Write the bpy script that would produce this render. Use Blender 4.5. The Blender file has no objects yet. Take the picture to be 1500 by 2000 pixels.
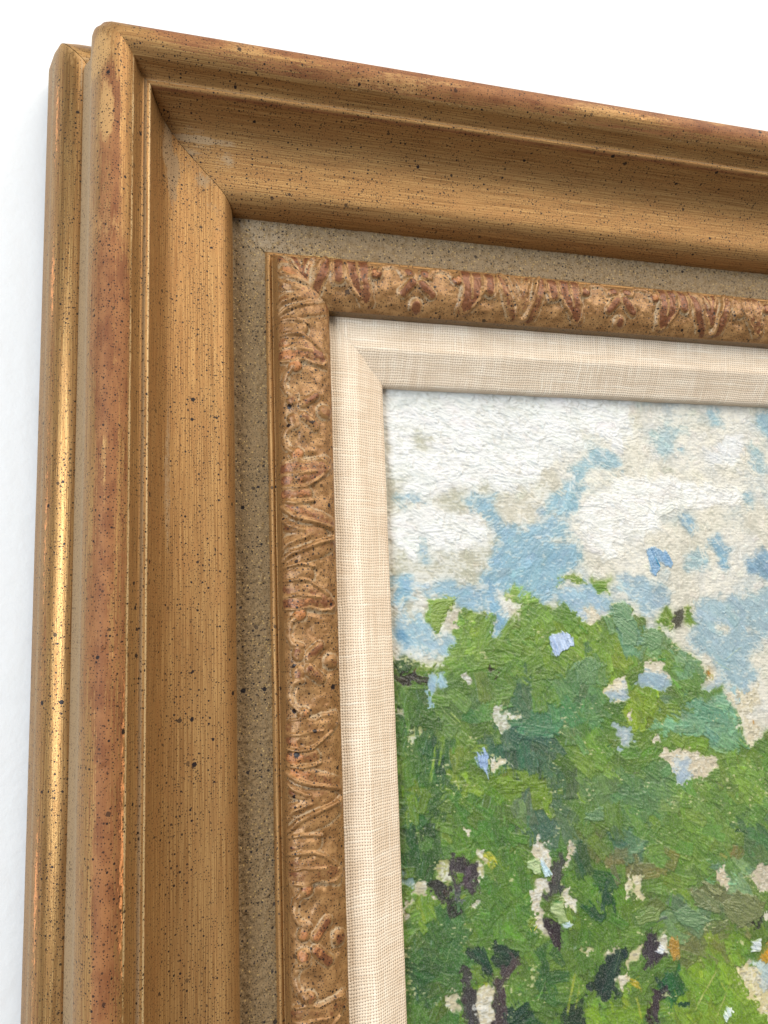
import bpy, math, random
import numpy as np
from mathutils import Matrix, Vector

random.seed(7)
rng = np.random.default_rng(11)
scene = bpy.context.scene
MM = 0.001

# ------------------------------------------------------------------ camera
# world: X right along the wall, Z up, the wall faces -Y; the origin is the
# inner (sight) corner of the linen liner.
cam_d = bpy.data.cameras.new("camera")
cam = bpy.data.objects.new("camera", cam_d)
scene.collection.objects.link(cam)
R = [[0.9623096, 0.0379010, -0.2693023],
     [0.0037616, 0.9882915, 0.1525315],
     [0.2719303, -0.1477955, 0.9508998]]
right = Vector((R[0][0], R[0][2], -R[0][1]))
up = -Vector((R[1][0], R[1][2], -R[1][1]))
back = -Vector((R[2][0], R[2][2], -R[2][1]))
mw = Matrix((right, up, back)).transposed().to_4x4()
mw.translation = Vector((-0.069881, -0.239632, -0.080350))
cam.matrix_world = mw
cam_d.sensor_fit = 'VERTICAL'
cam_d.sensor_height = 24.0
cam_d.lens = 24.0 * 1498.0 / 2000.0
cam_d.clip_start = 0.005
cam_d.clip_end = 50
scene.camera = cam

# ------------------------------------------------------------------ room light
world = bpy.data.worlds.new("World")
scene.world = world
world.use_nodes = True
wb = world.node_tree.nodes["Background"]
wb.inputs[0].default_value = (1.0, 0.955, 0.90, 1)
wb.inputs[1].default_value = 0.24

def area(name, loc, target, sx, sy, power, col):
    d = bpy.data.lights.new(name, 'AREA')
    d.shape = 'RECTANGLE'
    d.size, d.size_y, d.energy, d.color = sx, sy, power, col
    o = bpy.data.objects.new(name, d)
    scene.collection.objects.link(o)
    o.location = loc
    o.rotation_euler = (Vector(target) - Vector(loc)).to_track_quat('-Z', 'Y').to_euler()
    return o

area("ceiling_light", (0.85, -1.10, 1.10), (0.0, 0, -0.05), 1.9, 1.5, 58, (1.0, 0.93, 0.83))
area("window_light", (-1.05, -1.25, 0.02), (-0.05, 0, -0.06), 0.62, 0.85, 33, (0.83, 0.92, 1.0))

scene.view_settings.view_transform = 'Standard'
scene.view_settings.look = 'None'
scene.view_settings.gamma = 1
scene.view_settings.exposure = -0.29
scene.view_settings.use_curve_mapping = False

# ------------------------------------------------------------------ helpers
def s2l(c):
    c = np.asarray(c, float)
    return np.where(c <= 0.04045, c / 12.92, ((c + 0.055) / 1.055) ** 2.4)

def vnoise(h, w, sy, sx, seed, octaves=3):
    """fractal value noise 0..1 on a grid of h x w, cells of sy x sx pixels"""
    r = np.random.default_rng(seed)
    out = np.zeros((h, w)); amp = 1.0; tot = 0
    for o in range(octaves):
        gy, gx = int(h / sy) + 3, int(w / sx) + 3
        g = r.random((gy, gx))
        y = np.arange(h) / sy; x = np.arange(w) / sx
        y0 = y.astype(int); x0 = x.astype(int)
        fy = y - y0; fx = x - x0
        fy = (fy * fy * (3 - 2 * fy))[:, None]; fx = (fx * fx * (3 - 2 * fx))[None]
        a = g[y0][:, x0]; b = g[y0][:, x0 + 1]; c = g[y0 + 1][:, x0]; d = g[y0 + 1][:, x0 + 1]
        out += amp * ((a * (1 - fx) + b * fx) * (1 - fy) + (c * (1 - fx) + d * fx) * fy)
        tot += amp; amp *= 0.5; sy = max(sy / 2, 1.01); sx = max(sx / 2, 1.01)
    return out / tot

def n1(x, seed, scale):
    """1-D smooth noise 0..1"""
    r = np.random.default_rng(seed)
    g = r.random(4096)
    t = np.asarray(x, float) / scale + 800
    i = np.floor(t).astype(int); f = t - i; f = f * f * (3 - 2 * f)
    return g[i % 4096] * (1 - f) + g[(i + 1) % 4096] * f

def n2(x, y, seed, sx, sy):
    """2-D smooth noise 0..1 of coordinate arrays"""
    r = np.random.default_rng(seed)
    g = r.random((256, 256))
    a = np.asarray(x, float) / sx + 300; b = np.asarray(y, float) / sy + 300
    i = np.floor(a).astype(int); j = np.floor(b).astype(int)
    f = a - i; f = f * f * (3 - 2 * f); k = b - j; k = k * k * (3 - 2 * k)
    i %= 256; j %= 256; i1 = (i + 1) % 256; j1 = (j + 1) % 256
    return (g[j, i] * (1 - f) + g[j, i1] * f) * (1 - k) + (g[j1, i] * (1 - f) + g[j1, i1] * f) * k

def sstep(a, b, x):
    t = np.clip((np.asarray(x, float) - a) / (b - a), 0, 1)
    return t * t * (3 - 2 * t)

def bumpf(x, c, w):
    return np.exp(-((np.asarray(x, float) - c) / w) ** 2)

def link(o, parent=None):
    scene.collection.objects.link(o)
    if parent is not None:
        o.parent = parent
    return o

def empty(name, label, cat):
    o = bpy.data.objects.new(name, None)
    o.empty_display_size = 0.02
    link(o)
    o["label"] = label; o["category"] = cat
    return o

def grid_mesh(name, P, UV, attrs, mat, parent, flip=False, smooth=True, colors=None):
    """P: (n,m,3) metres; UV: (n,m,2); attrs: dict name->(n,m)"""
    n, m = P.shape[:2]
    me = bpy.data.meshes.new(name)
    idx = np.arange(n * m).reshape(n, m)
    a, b, c, d = idx[:-1, :-1], idx[1:, :-1], idx[1:, 1:], idx[:-1, 1:]
    q = np.stack([a, b, c, d] if not flip else [a, d, c, b], -1).reshape(-1, 4)
    me.vertices.add(n * m)
    me.vertices.foreach_set("co", P.reshape(-1).astype(np.float32))
    me.loops.add(q.size); me.polygons.add(len(q))
    me.loops.foreach_set("vertex_index", q.reshape(-1).astype(np.int32))
    me.polygons.foreach_set("loop_start", (np.arange(len(q)) * 4).astype(np.int32))
    if smooth:
        me.polygons.foreach_set("use_smooth", np.ones(len(q), bool))
    if UV is not None:
        uv = me.uv_layers.new(name="UVMap")
        uv.data.foreach_set("uv", UV.reshape(-1, 2)[q.reshape(-1)].reshape(-1).astype(np.float32))
    for k, v in (attrs or {}).items():
        at = me.attributes.new(k, 'FLOAT', 'POINT')
        at.data.foreach_set("value", np.ascontiguousarray(v, dtype=np.float32).reshape(-1))
    if colors is not None:
        at = me.attributes.new("paint", 'FLOAT_COLOR', 'POINT')
        cc = np.concatenate([colors.reshape(-1, 3), np.ones((n * m, 1))], 1)
        at.data.foreach_set("color", cc.reshape(-1).astype(np.float32))
    me.update(calc_edges=True)
    me.validate()
    me.materials.append(mat)
    o = bpy.data.objects.new(name, me)
    link(o, parent)
    return o

class NT:
    """small shader graph builder"""
    def __init__(s, name):
        s.mat = bpy.data.materials.new(name); s.mat.use_nodes = True
        s.t = s.mat.node_tree; s.t.nodes.clear()
        s.out = s.t.nodes.new("ShaderNodeOutputMaterial")
        s.b = s.t.nodes.new("ShaderNodeBsdfPrincipled")
        s.t.links.new(s.b.outputs[0], s.out.inputs[0])
    def put(s, sock, v):
        if hasattr(v, "is_output"):
            s.t.links.new(v, sock)
        elif isinstance(v, (tuple, list)) and len(v) == 3 and sock.type == 'RGBA':
            sock.default_value = (*v, 1)
        else:
            sock.default_value = v
    def n(s, typ, **kw):
        nd = s.t.nodes.new(typ)
        for k, v in kw.items():
            setattr(nd, k, v)
        return nd
    def math(s, op, a, b=0.0, c=0.0, clamp=False):
        nd = s.n("ShaderNodeMath", operation=op, use_clamp=clamp)
        s.put(nd.inputs[0], a); s.put(nd.inputs[1], b); s.put(nd.inputs[2], c)
        return nd.outputs[0]
    def add(s, a, b): return s.math('ADD', a, b)
    def mul(s, a, b): return s.math('MULTIPLY', a, b)
    def sm(s, a, b, x):
        nd = s.n("ShaderNodeMapRange", interpolation_type='SMOOTHSTEP')
        s.put(nd.inputs[0], x); s.put(nd.inputs[1], a); s.put(nd.inputs[2], b)
        return nd.outputs[0]
    def mix(s, f, a, b):
        nd = s.n("ShaderNodeMix", data_type='RGBA')
        s.put(nd.inputs[0], f); s.put(nd.inputs[6], a); s.put(nd.inputs[7], b)
        return nd.outputs[2]
    def uv(s): return s.n("ShaderNodeUVMap", uv_map="UVMap").outputs[0]
    def obj(s): return s.n("ShaderNodeTexCoord").outputs[3]
    def attr(s, name): 
        return s.n("ShaderNodeAttribute", attribute_name=name).outputs[2]
    def map(s, v, scale, loc=(0, 0, 0)):
        nd = s.n("ShaderNodeMapping")
        s.put(nd.inputs[0], v); nd.inputs[3].default_value = scale; nd.inputs[1].default_value = loc
        return nd.outputs[0]
    def noise(s, v, scale, detail=3, rough=.55, dist=0.0):
        nd = s.n("ShaderNodeTexNoise")
        s.put(nd.inputs["Vector"], v); nd.inputs["Scale"].default_value = scale
        nd.inputs["Detail"].default_value = detail; nd.inputs["Roughness"].default_value = rough
        nd.inputs["Distortion"].default_value = dist
        return nd.outputs[0]
    def voro(s, v, scale, rnd=1.0):
        nd = s.n("ShaderNodeTexVoronoi", voronoi_dimensions='2D')
        s.put(nd.inputs["Vector"], v); nd.inputs["Scale"].default_value = scale
        nd.inputs["Randomness"].default_value = rnd
        sep = s.n("ShaderNodeSeparateColor"); s.t.links.new(nd.outputs["Color"], sep.inputs[0])
        return nd.outputs["Distance"], sep.outputs[0], sep.outputs[1]
    def sep(s, v):
        nd = s.n("ShaderNodeSeparateXYZ"); s.put(nd.inputs[0], v); return nd.outputs
    def comb(s, x, y, z=0.0):
        nd = s.n("ShaderNodeCombineXYZ"); s.put(nd.inputs[0], x); s.put(nd.inputs[1], y); s.put(nd.inputs[2], z)
        return nd.outputs[0]
    def bump(s, h, dist, strength=1.0, normal=None):
        nd = s.n("ShaderNodeBump"); s.put(nd.inputs["Height"], h)
        nd.inputs["Distance"].default_value = dist; nd.inputs["Strength"].default_value = strength
        if normal is not None: s.put(nd.inputs["Normal"], normal)
        return nd.outputs[0]
    def fin(s, color, metal=0.0, rough=.5, normal=None, spec=.5):
        s.put(s.b.inputs["Base Color"], color); s.put(s.b.inputs["Metallic"], metal)
        s.put(s.b.inputs["Roughness"], rough); s.put(s.b.inputs["Specular IOR Level"], spec)
        if normal is not None: s.put(s.b.inputs["Normal"], normal)
        return s.mat

def fly_specks(g, uv, amount=1.0):
    """spattered dark paint dots of mixed sizes; returns a 0..1 mask"""
    cl = g.noise(g.map(uv, (.09, .09, 1)), 1.0, 2)
    cl = g.sm(.28, .66, cl)
    masks = []
    wob = g.noise(g.map(uv, (2.2, 2.2, 1)), 1.0, 1)
    for cell, th, k, seed in ((6.0, .78, 1.6, 3.1), (1.55, .36, .43, 9.7), (.72, .06, .19, 17.3)):
        d, r1, r2 = g.voro(g.map(uv, (1 / cell,) * 3, (seed, seed * 2.3, 0)), 1.0)
        rad = g.mul(g.math('MAXIMUM', g.math('SUBTRACT', r1, g.math('SUBTRACT', th + .22 / amount - .22, g.mul(cl, .25))), 0.0), k)
        dd = g.mul(g.add(d, g.mul(g.math('SUBTRACT', wob, .5), .10)), cell)
        masks.append(g.mul(g.sm(-.05, .05, g.math('SUBTRACT', rad, g.math('ADD', dd, .03))), g.math('ADD', .62, g.mul(r2, .5), clamp=True)))
    m = g.math('MAXIMUM', masks[0], g.math('MAXIMUM', masks[1], masks[2]))
    return m

# ------------------------------------------------------------------ materials
def mat_gilt():
    g = NT("worn_gilt")
    uv = g.uv()
    red, org, gry, drk, pat = (g.attr(k) for k in ("red", "orange", "grey", "dark", "tan"))
    streak = g.noise(g.map(uv, (.035, 3.2, 1)), 1.0, 5, .62)
    streak2 = g.noise(g.map(uv, (.02, 7.5, 1), (31, 7, 0)), 1.0, 3, .6)
    blotch = g.noise(g.map(uv, (.11, .22, 1), (5, 3, 0)), 1.0, 4, .6)
    fine = g.noise(g.map(uv, (1.5, 2.6, 1)), 1.0, 5, .68)
    ragged = g.noise(g.map(uv, (.42, 1.5, 1), (11, 2, 0)), 1.0, 5, .66)
    wstreak = g.noise(g.map(uv, (.07, 1.9, 1), (17, 5, 0)), 1.0, 5, .66)
    gold = g.mix(g.sm(.34, .66, streak), (.235, .112, .036), (.470, .275, .105))
    gold = g.mix(g.mul(g.sm(.44, .66, blotch), .65), gold, (.36, .185, .066))
    gold = g.mix(g.mul(g.sm(.50, .78, fine), .30), gold, (.19, .080, .026))
    lines = g.mul(g.sm(.43, .33, streak2), g.mul(g.sm(.36, .58, blotch), g.add(.30, drk)))
    # grey-tan wash
    gm = g.sm(.40, .66, g.add(gry, g.mul(g.math('SUBTRACT', g.add(g.mul(ragged, .6), g.mul(fine, .4)), .5), 1.1)))
    col = g.mix(g.mul(gm, .85), gold, (.38, .260, .145))
    # red bole showing through
    rm = g.sm(.40, .70, g.add(red, g.mul(g.math('SUBTRACT', g.add(g.mul(ragged, .30), g.add(g.mul(fine, .25), g.mul(wstreak, .45))), .5), 2.3)))
    rc = g.mix(g.sm(.35, .65, blotch), (.175, .054, .020), (.300, .124, .046))
    rc = g.mix(g.mul(g.sm(.5, .7, fine), .6), rc, (.28, .125, .060))
    col = g.mix(g.mul(rm, .86), col, rc)
    om = g.sm(.42, .66, g.add(org, g.mul(g.math('SUBTRACT', ragged, .5), 1.7)))
    col = g.mix(om, col, (.80, .34, .13))
    tm = g.sm(.40, .62, g.add(pat, g.mul(g.math('SUBTRACT', ragged, .5), .55)))
    col = g.mix(g.mul(tm, .8), col, (.52, .30, .115))
    col = g.mix(g.math('MULTIPLY', lines, .85, clamp=True), col, (.085, .038, .014))
    rub_glint = g.attr("rub_glint")
    rb = g.sm(.42, .68, g.add(rub_glint, g.mul(g.math('SUBTRACT', g.add(g.mul(fine, .5), g.mul(ragged, .5)), .5), 1.3)))
    col = g.mix(g.mul(rb, .85), col, (.74, .54, .29))  # pale rubbed gold, with edge highlights put into the colour
    sp = fly_specks(g, uv, 1.0)
    col = g.mix(sp, col, (.014, .007, .006))
    wear = g.math('MAXIMUM', g.math('MAXIMUM', gm, rm), g.math('MAXIMUM', om, tm))
    metal = g.mul(g.add(g.mul(g.attr('burnish'), .3), g.math('SUBTRACT', .50, g.mul(wear, .36))), g.math('SUBTRACT', 1.0, sp))
    rough = g.math('SUBTRACT', g.add(.42, g.add(g.mul(fine, .20), g.mul(wear, .12))), g.mul(g.attr('burnish'), .16))
    h = g.add(g.mul(streak2, .35), g.add(g.mul(fine, .40), g.add(g.mul(ragged, .5), g.mul(rm, -.25))))
    return g.fin(col, metal, rough, g.bump(h, .00014, .6), .28)

def mat_carved():
    g = NT("carved_gilt")
    uv = g.uv(); rel = g.attr("relief"); red = g.attr("red"); org = g.attr("orange")
    blotch = g.noise(g.map(uv, (.25, .25, 1)), 1.0, 4, .6)
    fine = g.noise(g.map(uv, (1.7, 1.7, 1)), 1.0, 4, .65)
    rag = g.noise(g.map(uv, (.75, .75, 1), (4, 9, 0)), 1.0, 5, .66)
    gold = g.mix(g.sm(.36, .66, blotch), (.245, .120, .042), (.37, .200, .078))
    halo = g.attr("halo")
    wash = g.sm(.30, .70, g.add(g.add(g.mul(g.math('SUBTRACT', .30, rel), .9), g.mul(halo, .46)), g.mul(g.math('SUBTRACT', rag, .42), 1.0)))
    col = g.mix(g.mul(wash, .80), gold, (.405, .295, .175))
    low_dark = g.sm(.10, -.05, g.add(rel, g.mul(g.math('SUBTRACT', rag, .5), .35)))
    col = g.mix(g.mul(low_dark, .75), col, (.10, .055, .025))  # darker brown where the relief lies low
    lip = g.attr("lip")
    col = g.mix(lip, col, (.20, .115, .040))
    rm = g.sm(.40, .70, g.add(red, g.mul(g.math('SUBTRACT', rag, .5), 1.1)))
    col = g.mix(g.mul(rm, .85), col, g.mix(fine, (.10, .030, .014), (.22, .075, .032)))
    om = g.sm(.45, .62, g.add(org, g.mul(g.math('SUBTRACT', rag, .5), 1.3)))
    col = g.mix(g.mul(om, .72), col, (.48, .20, .070))
    sp = fly_specks(g, uv, 1.7)
    col = g.mix(sp, col, (.014, .007, .006))
    metal = g.mul(g.math('SUBTRACT', .24, g.mul(g.math('MAXIMUM', wash, om), .18)), g.math('SUBTRACT', 1.0, sp))
    rough = g.add(.27, g.mul(fine, .24))
    return g.fin(col, metal, rough, g.bump(g.add(fine, g.mul(rag, .7)), .00014, .6), .35)

def mat_sand():
    g = NT("sanded_panel")
    uv = g.uv(); gold = g.attr("gold"); gry = g.attr("grey")
    f1 = g.noise(g.map(uv, (2.2, 2.2, 1)), 1.0, 4, .7)
    f2 = g.noise(g.map(uv, (.5, .5, 1)), 1.0, 3, .6)
    col = g.mix(g.sm(.3, .7, f1), (.130, .082, .035), (.265, .175, .085))
    col = g.mix(g.mul(gry, g.sm(.3, .6, f2)), col, (.34, .265, .175))
    d, r1, r2 = g.voro(g.map(uv, (1.5, 1.5, 1)), 1.0)
    gl = g.mul(g.sm(.86, .96, g.add(r1, g.mul(gold, .22))), g.sm(.42, .25, d))
    gp = g.sm(.45, .72, g.add(gold, g.mul(g.math('SUBTRACT', f1, .5), 1.2)))
    gm = g.math('MAXIMUM', g.mul(gl, .6), g.mul(gp, .75))
    col = g.mix(gm, col, (.56, .38, .14))
    sp = fly_specks(g, uv, 1.25)
    col = g.mix(sp, col, (.014, .010, .010))
    return g.fin(col, g.mul(gm, .7), g.math('SUBTRACT', .72, g.mul(gm, .38)), g.bump(f1, .00035, .8), .3)

def mat_linen():
    g = NT("linen_cloth")
    uv = g.uv()
    p = 0.85
    w1 = g.noise(g.map(uv, (.10, .10, 1)), 1.0, 3)
    w2 = g.noise(g.map(uv, (.10, .10, 1), (40, 9, 0)), 1.0, 3)
    xyz = g.sep(uv)
    x = g.add(g.mul(xyz[0], 1 / p), g.mul(w1, 2.2)); y = g.add(g.mul(xyz[1], 1 / p), g.mul(w2, 1.8))
    # thread-by-thread irregularity
    tx = g.noise(g.comb(g.math('ROUND', x), g.mul(y, .06)), .77, 2)
    ty = g.noise(g.comb(g.mul(x, .06), g.math('ROUND', y), 5.0), .77, 2)
    cx = g.math('COSINE', g.mul(x, math.pi)); cy = g.math('COSINE', g.mul(y, math.pi))
    ax = g.mul(g.math('ABSOLUTE', cx), g.add(.68, g.mul(tx, .64)))
    ay = g.mul(g.math('ABSOLUTE', cy), g.add(.68, g.mul(ty, .64)))
    h = g.add(g.mul(g.add(ax, ay), .5), g.mul(g.mul(cx, cy), .13))
    fuzz = g.noise(g.map(uv, (5, 5, 1)), 1.0, 3)
    hole = g.sm(.52, .18, g.add(h, g.mul(g.math('SUBTRACT', fuzz, .5), .12)))
    col = g.mix(g.sm(.35, .65, g.add(g.mul(tx, .5), g.mul(ty, .5))), (.75, .595, .44), (.845, .71, .56))
    col = g.mix(g.mul(g.sm(.45, .75, fuzz), .25), col, (.86, .74, .58))
    slub = g.math('MAXIMUM', g.sm(.62, .72, tx), g.sm(.62, .72, ty))
    col = g.mix(g.mul(slub, .45), col, (.90, .80, .66))
    stain = g.noise(g.map(uv, (.05, .05, 1), (3, 1, 0)), 1.0, 4)
    col = g.mix(g.mul(g.sm(.46, .72, stain), .34), col, (.60, .44, .30))
    col = g.mix(g.mul(hole, .92), col, (.20, .135, .08))
    g.b.inputs["Sheen Weight"].default_value = .15
    return g.fin(col, 0.0, .85, g.bump(g.add(h, g.mul(fuzz, .15)), .00030, .75), .2)

def mat_paint():
    g = NT("oil_paint")
    c = g.n("ShaderNodeAttribute", attribute_name="paint").outputs[0]
    ob = g.obj()
    f = g.noise(g.map(ob, (1, 1, 1)), 2600.0, 3, .6)
    f2 = g.noise(g.map(ob, (1, 1, 1)), 700.0, 3, .6)
    col = g.mix(g.mul(g.sm(.4, .8, f), .14), c, (.75, .73, .66))
    return g.fin(col, 0.0, g.add(.33, g.mul(f2, .25)), g.bump(g.add(f, g.mul(f2, .8)), .00010, .5), .45)

def mat_wall():
    g = NT("white_wall_paint")
    ob = g.obj()
    a = g.noise(ob, 170.0, 4, .6); b = g.noise(ob, 26.0, 3, .5)
    col = g.mix(b, (.72, .727, .735), (.77, .775, .78))
    return g.fin(col, 0.0, .62, g.bump(g.add(g.mul(a, .6), b), .0011, .6), .3)

M_GILT, M_CARVED, M_SAND, M_LINEN, M_PAINT, M_WALL = mat_gilt(), mat_carved(), mat_sand(), mat_linen(), mat_paint(), mat_wall()

# ------------------------------------------------------------------ wall
WALL_Y = 14.2 * MM
xs = np.array([-2.2, 2.4]); zs = np.array([-1.6, 1.8])
P = np.zeros((2, 2, 3)); P[..., 0] = xs[:, None]; P[..., 2] = zs[None]; P[..., 1] = WALL_Y
wall = grid_mesh("wall", P, None, None, M_WALL, None)
wall["kind"] = "structure"; wall["label"] = "plain white painted wall behind the picture frame"

# ------------------------------------------------------------------ the frame
W, H = 330.0, 430.0            # sight size in mm
PAINT_D = -4.0

frame = empty("picture_frame", "wide antiqued gold wooden picture frame with linen liner on white wall", "picture frame")
frame.location = (0, 0, 0)

def resample(pts, step, rounds=2):
    p = np.array(pts, float)
    for _ in range(rounds):        # corner cutting: old, softened edges
        q = [p[0]]
        for a, b in zip(p[:-1], p[1:]):
            q += [a * .75 + b * .25, a * .25 + b * .75]
        q.append(p[-1]); p = np.array(q)
    l = np.r_[0, np.cumsum(np.hypot(*np.diff(p, axis=0).T))]
    n = max(2, int(l[-1] / step) + 1)
    t = np.linspace(0, l[-1], n)
    return np.stack([np.interp(t, l, p[:, 0]), np.interp(t, l, p[:, 1])], 1), t

def qgrid(L, fine_to, fine, coarse=4.0):
    if fine_to <= 0:
        return np.linspace(0, L, int(L / coarse) + 1)
    return np.r_[np.arange(0, fine_to, fine), np.linspace(fine_to, L, max(2, int((L - fine_to) / coarse) + 1))]

SIDES = {   # kind, length, seed, finely built length
    'left': ('stile', H, 1, 215.0), 'top': ('rail', W, 2, 172.0),
    'right': ('stile', W * 0 + H, 3, 0.0), 'bottom': ('rail', W, 4, 0.0)}

def member(side, pts, step, fine, gap=0.0, shape=None, wobble=.06, rounds=2, coarse=4.0, soft=None):
    """sweep a profile along one side with mitred ends -> P, UV, pos, u, arc"""
    kind, L, seed, ft = SIDES[side]
    if ft == 0: step = step * 2.5
    prof, arc = resample(pts, step, rounds)
    q = qgrid(L, ft, fine, coarse)
    u, d = prof[:, 0], prof[:, 1]
    Q, U = np.meshgrid(q, u, indexing='ij')
    _, D = np.meshgrid(q, d, indexing='ij')
    _, A = np.meshgrid(q, arc, indexing='ij')
    g = gap * (0.5 + 1.0 * n1(U + seed * 50, 77, 1.3)) * sstep(77, 74.5, np.where(U > 93, 0, U)) if gap else 0.0
    pos = Q - (U - g) * np.clip(1 - Q / 60, 0, 1) + (U - g) * np.clip(1 - (L - Q) / 60, 0, 1)
    pull = np.zeros_like(pos)
    if soft:                                    # knocked-off outer corner
        u0, u1, cc_, rr_ = soft
        pull = cc_ * sstep(u0, u1, U) * np.clip(1 - (pos + U) / rr_, 0, 1) ** 2
    pos = pos + pull
    du, dd = np.gradient(u), np.gradient(d)
    ln = np.hypot(du, dd); nu, nd = -dd / ln, du / ln
    hgt = np.zeros_like(pos)
    if wobble:
        hgt += wobble * (n2(pos, A, 60 + seed, 26, 9) - .5) + .35 * wobble * (n2(pos, A, 90 + seed, 3.2, 1.6) - .5)
    extra = {}
    if shape is not None:
        hh, extra = shape(pos, U, A, seed)
        hgt = hgt + hh
    U2, D2 = U - pull + nu[None] * hgt, D + nd[None] * hgt
    P = np.zeros(pos.shape + (3,))
    if side == 'top': P[..., 0], P[..., 2] = pos, U2
    elif side == 'bottom': P[..., 0], P[..., 2] = pos, -(H + U2)
    elif side == 'left': P[..., 0], P[..., 2] = -U2, -pos
    else: P[..., 0], P[..., 2] = W + U2, -pos
    P[..., 1] = -D2
    UV = np.stack([pos + seed * 700, A], -1)
    return P * MM, UV, pos, U, A, extra, side in ('left', 'bottom')

# ---- main moulding
MOULD = [(50.3, 5.0), (50.3, 8.2), (50.35, 10.4), (50.9, 13.0), (52.0, 15.3), (53.8, 16.9), (56.0, 17.5), (59.0, 17.75),
         (62.5, 18.15), (66.0, 18.9), (68.8, 20.2), (70.9, 22.0), (72.6, 25.0), (73.9, 28.6), (74.55, 30.9),
         (74.65, 31.7), (75.0, 32.45), (75.7, 32.75), (76.35, 32.55), (76.7, 32.15), (77.0, 32.3), (77.7, 33.2), (78.5, 35.0),
         (78.95, 36.7), (79.15, 37.35), (79.6, 37.9), (80.6, 39.0), (82.2, 40.1), (84.2, 40.55), (86.2, 40.0), (88.1, 38.4), (89.6, 36.0),
         (90.8, 32.6), (91.2, 29.0), (91.8, 24.0), (92.8, 18.5), (94.2, 14.6), (95.1, 12.2), (95.2, 9.0)]
DENTS = {1: [(28.5, 85.5, 1.6, 0), (60.0, 85.0, 2.2, .2), (64.5, 84.6, 1.9, 0), (83.6, 83.4, 2.3, .1), (110.6, 84.2, 1.3, 0)],
         2: [(82.0, 83.8, 1.5, 1.7), (92.5, 84.2, 1.3, 1.6), (121.0, 85.0, 1.4, 1.8)]}

def mould_shape(pos, U, A, seed):
    h = np.zeros_like(pos)
    for (s, u, r, rot) in DENTS.get(seed, []):        # crescent dents in the outer ridge
        dx, dy = (U - u), (pos - s)
        c, n = math.cos(rot), math.sin(rot)
        x, y = dx * c - dy * n, dx * n + dy * c
        rr = np.hypot(x, y * 1.7)
        ring = np.exp(-((rr - r) / .22) ** 2) * sstep(-.2, .7, -y / r + .35)
        h += -.28 * np.exp(-(rr / (r * .8)) ** 4) + .20 * ring
    return h, {}

def mould_attrs(side, pos, U, A, seed):
    is_left = SIDES[side][0] == 'stile'
    z = np.zeros_like(pos)
    nz = n2(pos, U, 200 + seed, 38, 1.7); nz2 = n2(pos, U, 230 + seed, 9, 3); nz3 = n1(pos, 240 + seed, 34)
    corner = np.clip(1 - (pos + U) / 30.0, 0, 1)      # distance to the mitre
    ridge = sstep(78.9, 80.2, U) * sstep(91.2, 88.6, U)
    red = ridge * (.53 + .60 * (nz - .5) + .26 * (nz3 - .5))
    red += ridge * bumpf(U, 84.4 if is_left else 87.5, 2.6) * .26
    red += .55 * bumpf(U, 74.75, .28)
    red += .30 * bumpf(U, 66.0, .5) * (nz2 > .5) * is_left
    if not is_left:
        red += .10 * ridge + .34 * sstep(86.0, 88.8, U) * sstep(91.5, 90, U) + .35 * bumpf(U, 73.5, 1.4)
    red *= 1 - .75 * sstep(.35, .9, corner) * ridge
    org = (.72 * bumpf(U, 79.9, .75) * (nz3 * 1.1 + .1) * sstep(40, 85, pos)) if is_left else .25 * bumpf(U, 82, 1.0) * nz2
    if is_left:
        org += .30 * bumpf(U, 81.8, .8) * sstep(.5, .8, nz)
    grey = .50 * sstep(89.6, 91.2, U) + .85 * bumpf(U, 76.3, .55) * (1.0 if is_left else .8)
    grey += .22 * sstep(88.4, 90.4, U) * is_left
    grey += (.42 + .5 * (n2(pos, U, 260 + seed, 4, 4) - .5)) * sstep(.10, .70, corner) * sstep(51.5, 54.5, U) * sstep(74.0, 70.0, U)
    grey += .28 * bumpf(U, 70.5, 2.0) * is_left + .30 * sstep(.55, .8, nz) * sstep(60, 66, U) * sstep(74, 70, U)
    dark = .75 * sstep(54, 58, U) * sstep(72, 66, U)
    tan = .0 * z
    if is_left:       # bare tan rubs near the upper corner of the ridge
        tan += .85 * np.exp(-((pos + 59) / 11) ** 2 - ((U - 86.0) / 2.6) ** 2) + .62 * np.exp(-((pos + 76) / 8) ** 2 - ((U - 90.0) / 4) ** 2)
        tan += .5 * ridge * sstep(.62, .85, n1(pos, 333, 27))
    else:
        tan += .5 * ridge * sstep(.60, .8, n2(pos, U, 301, 16, 4))
        red += .85 * ridge * np.exp(-((pos + 66) / 18) ** 2) * sstep(86.5, 88.5, U)
    rub_glint = (.85 if is_left else .45) * bumpf(U, 75.05, .30) + (.78 if is_left else .42) * bumpf(U, 79.35, .35) * (.6 + .7 * nz2) + .26 * bumpf(U, 52.6, .7) * nz2  # worn edges and their highlights painted as colour, stronger on the stiles
    return dict(red=red, orange=org, grey=grey, dark=dark, tan=tan, rub_glint=rub_glint)

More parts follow.
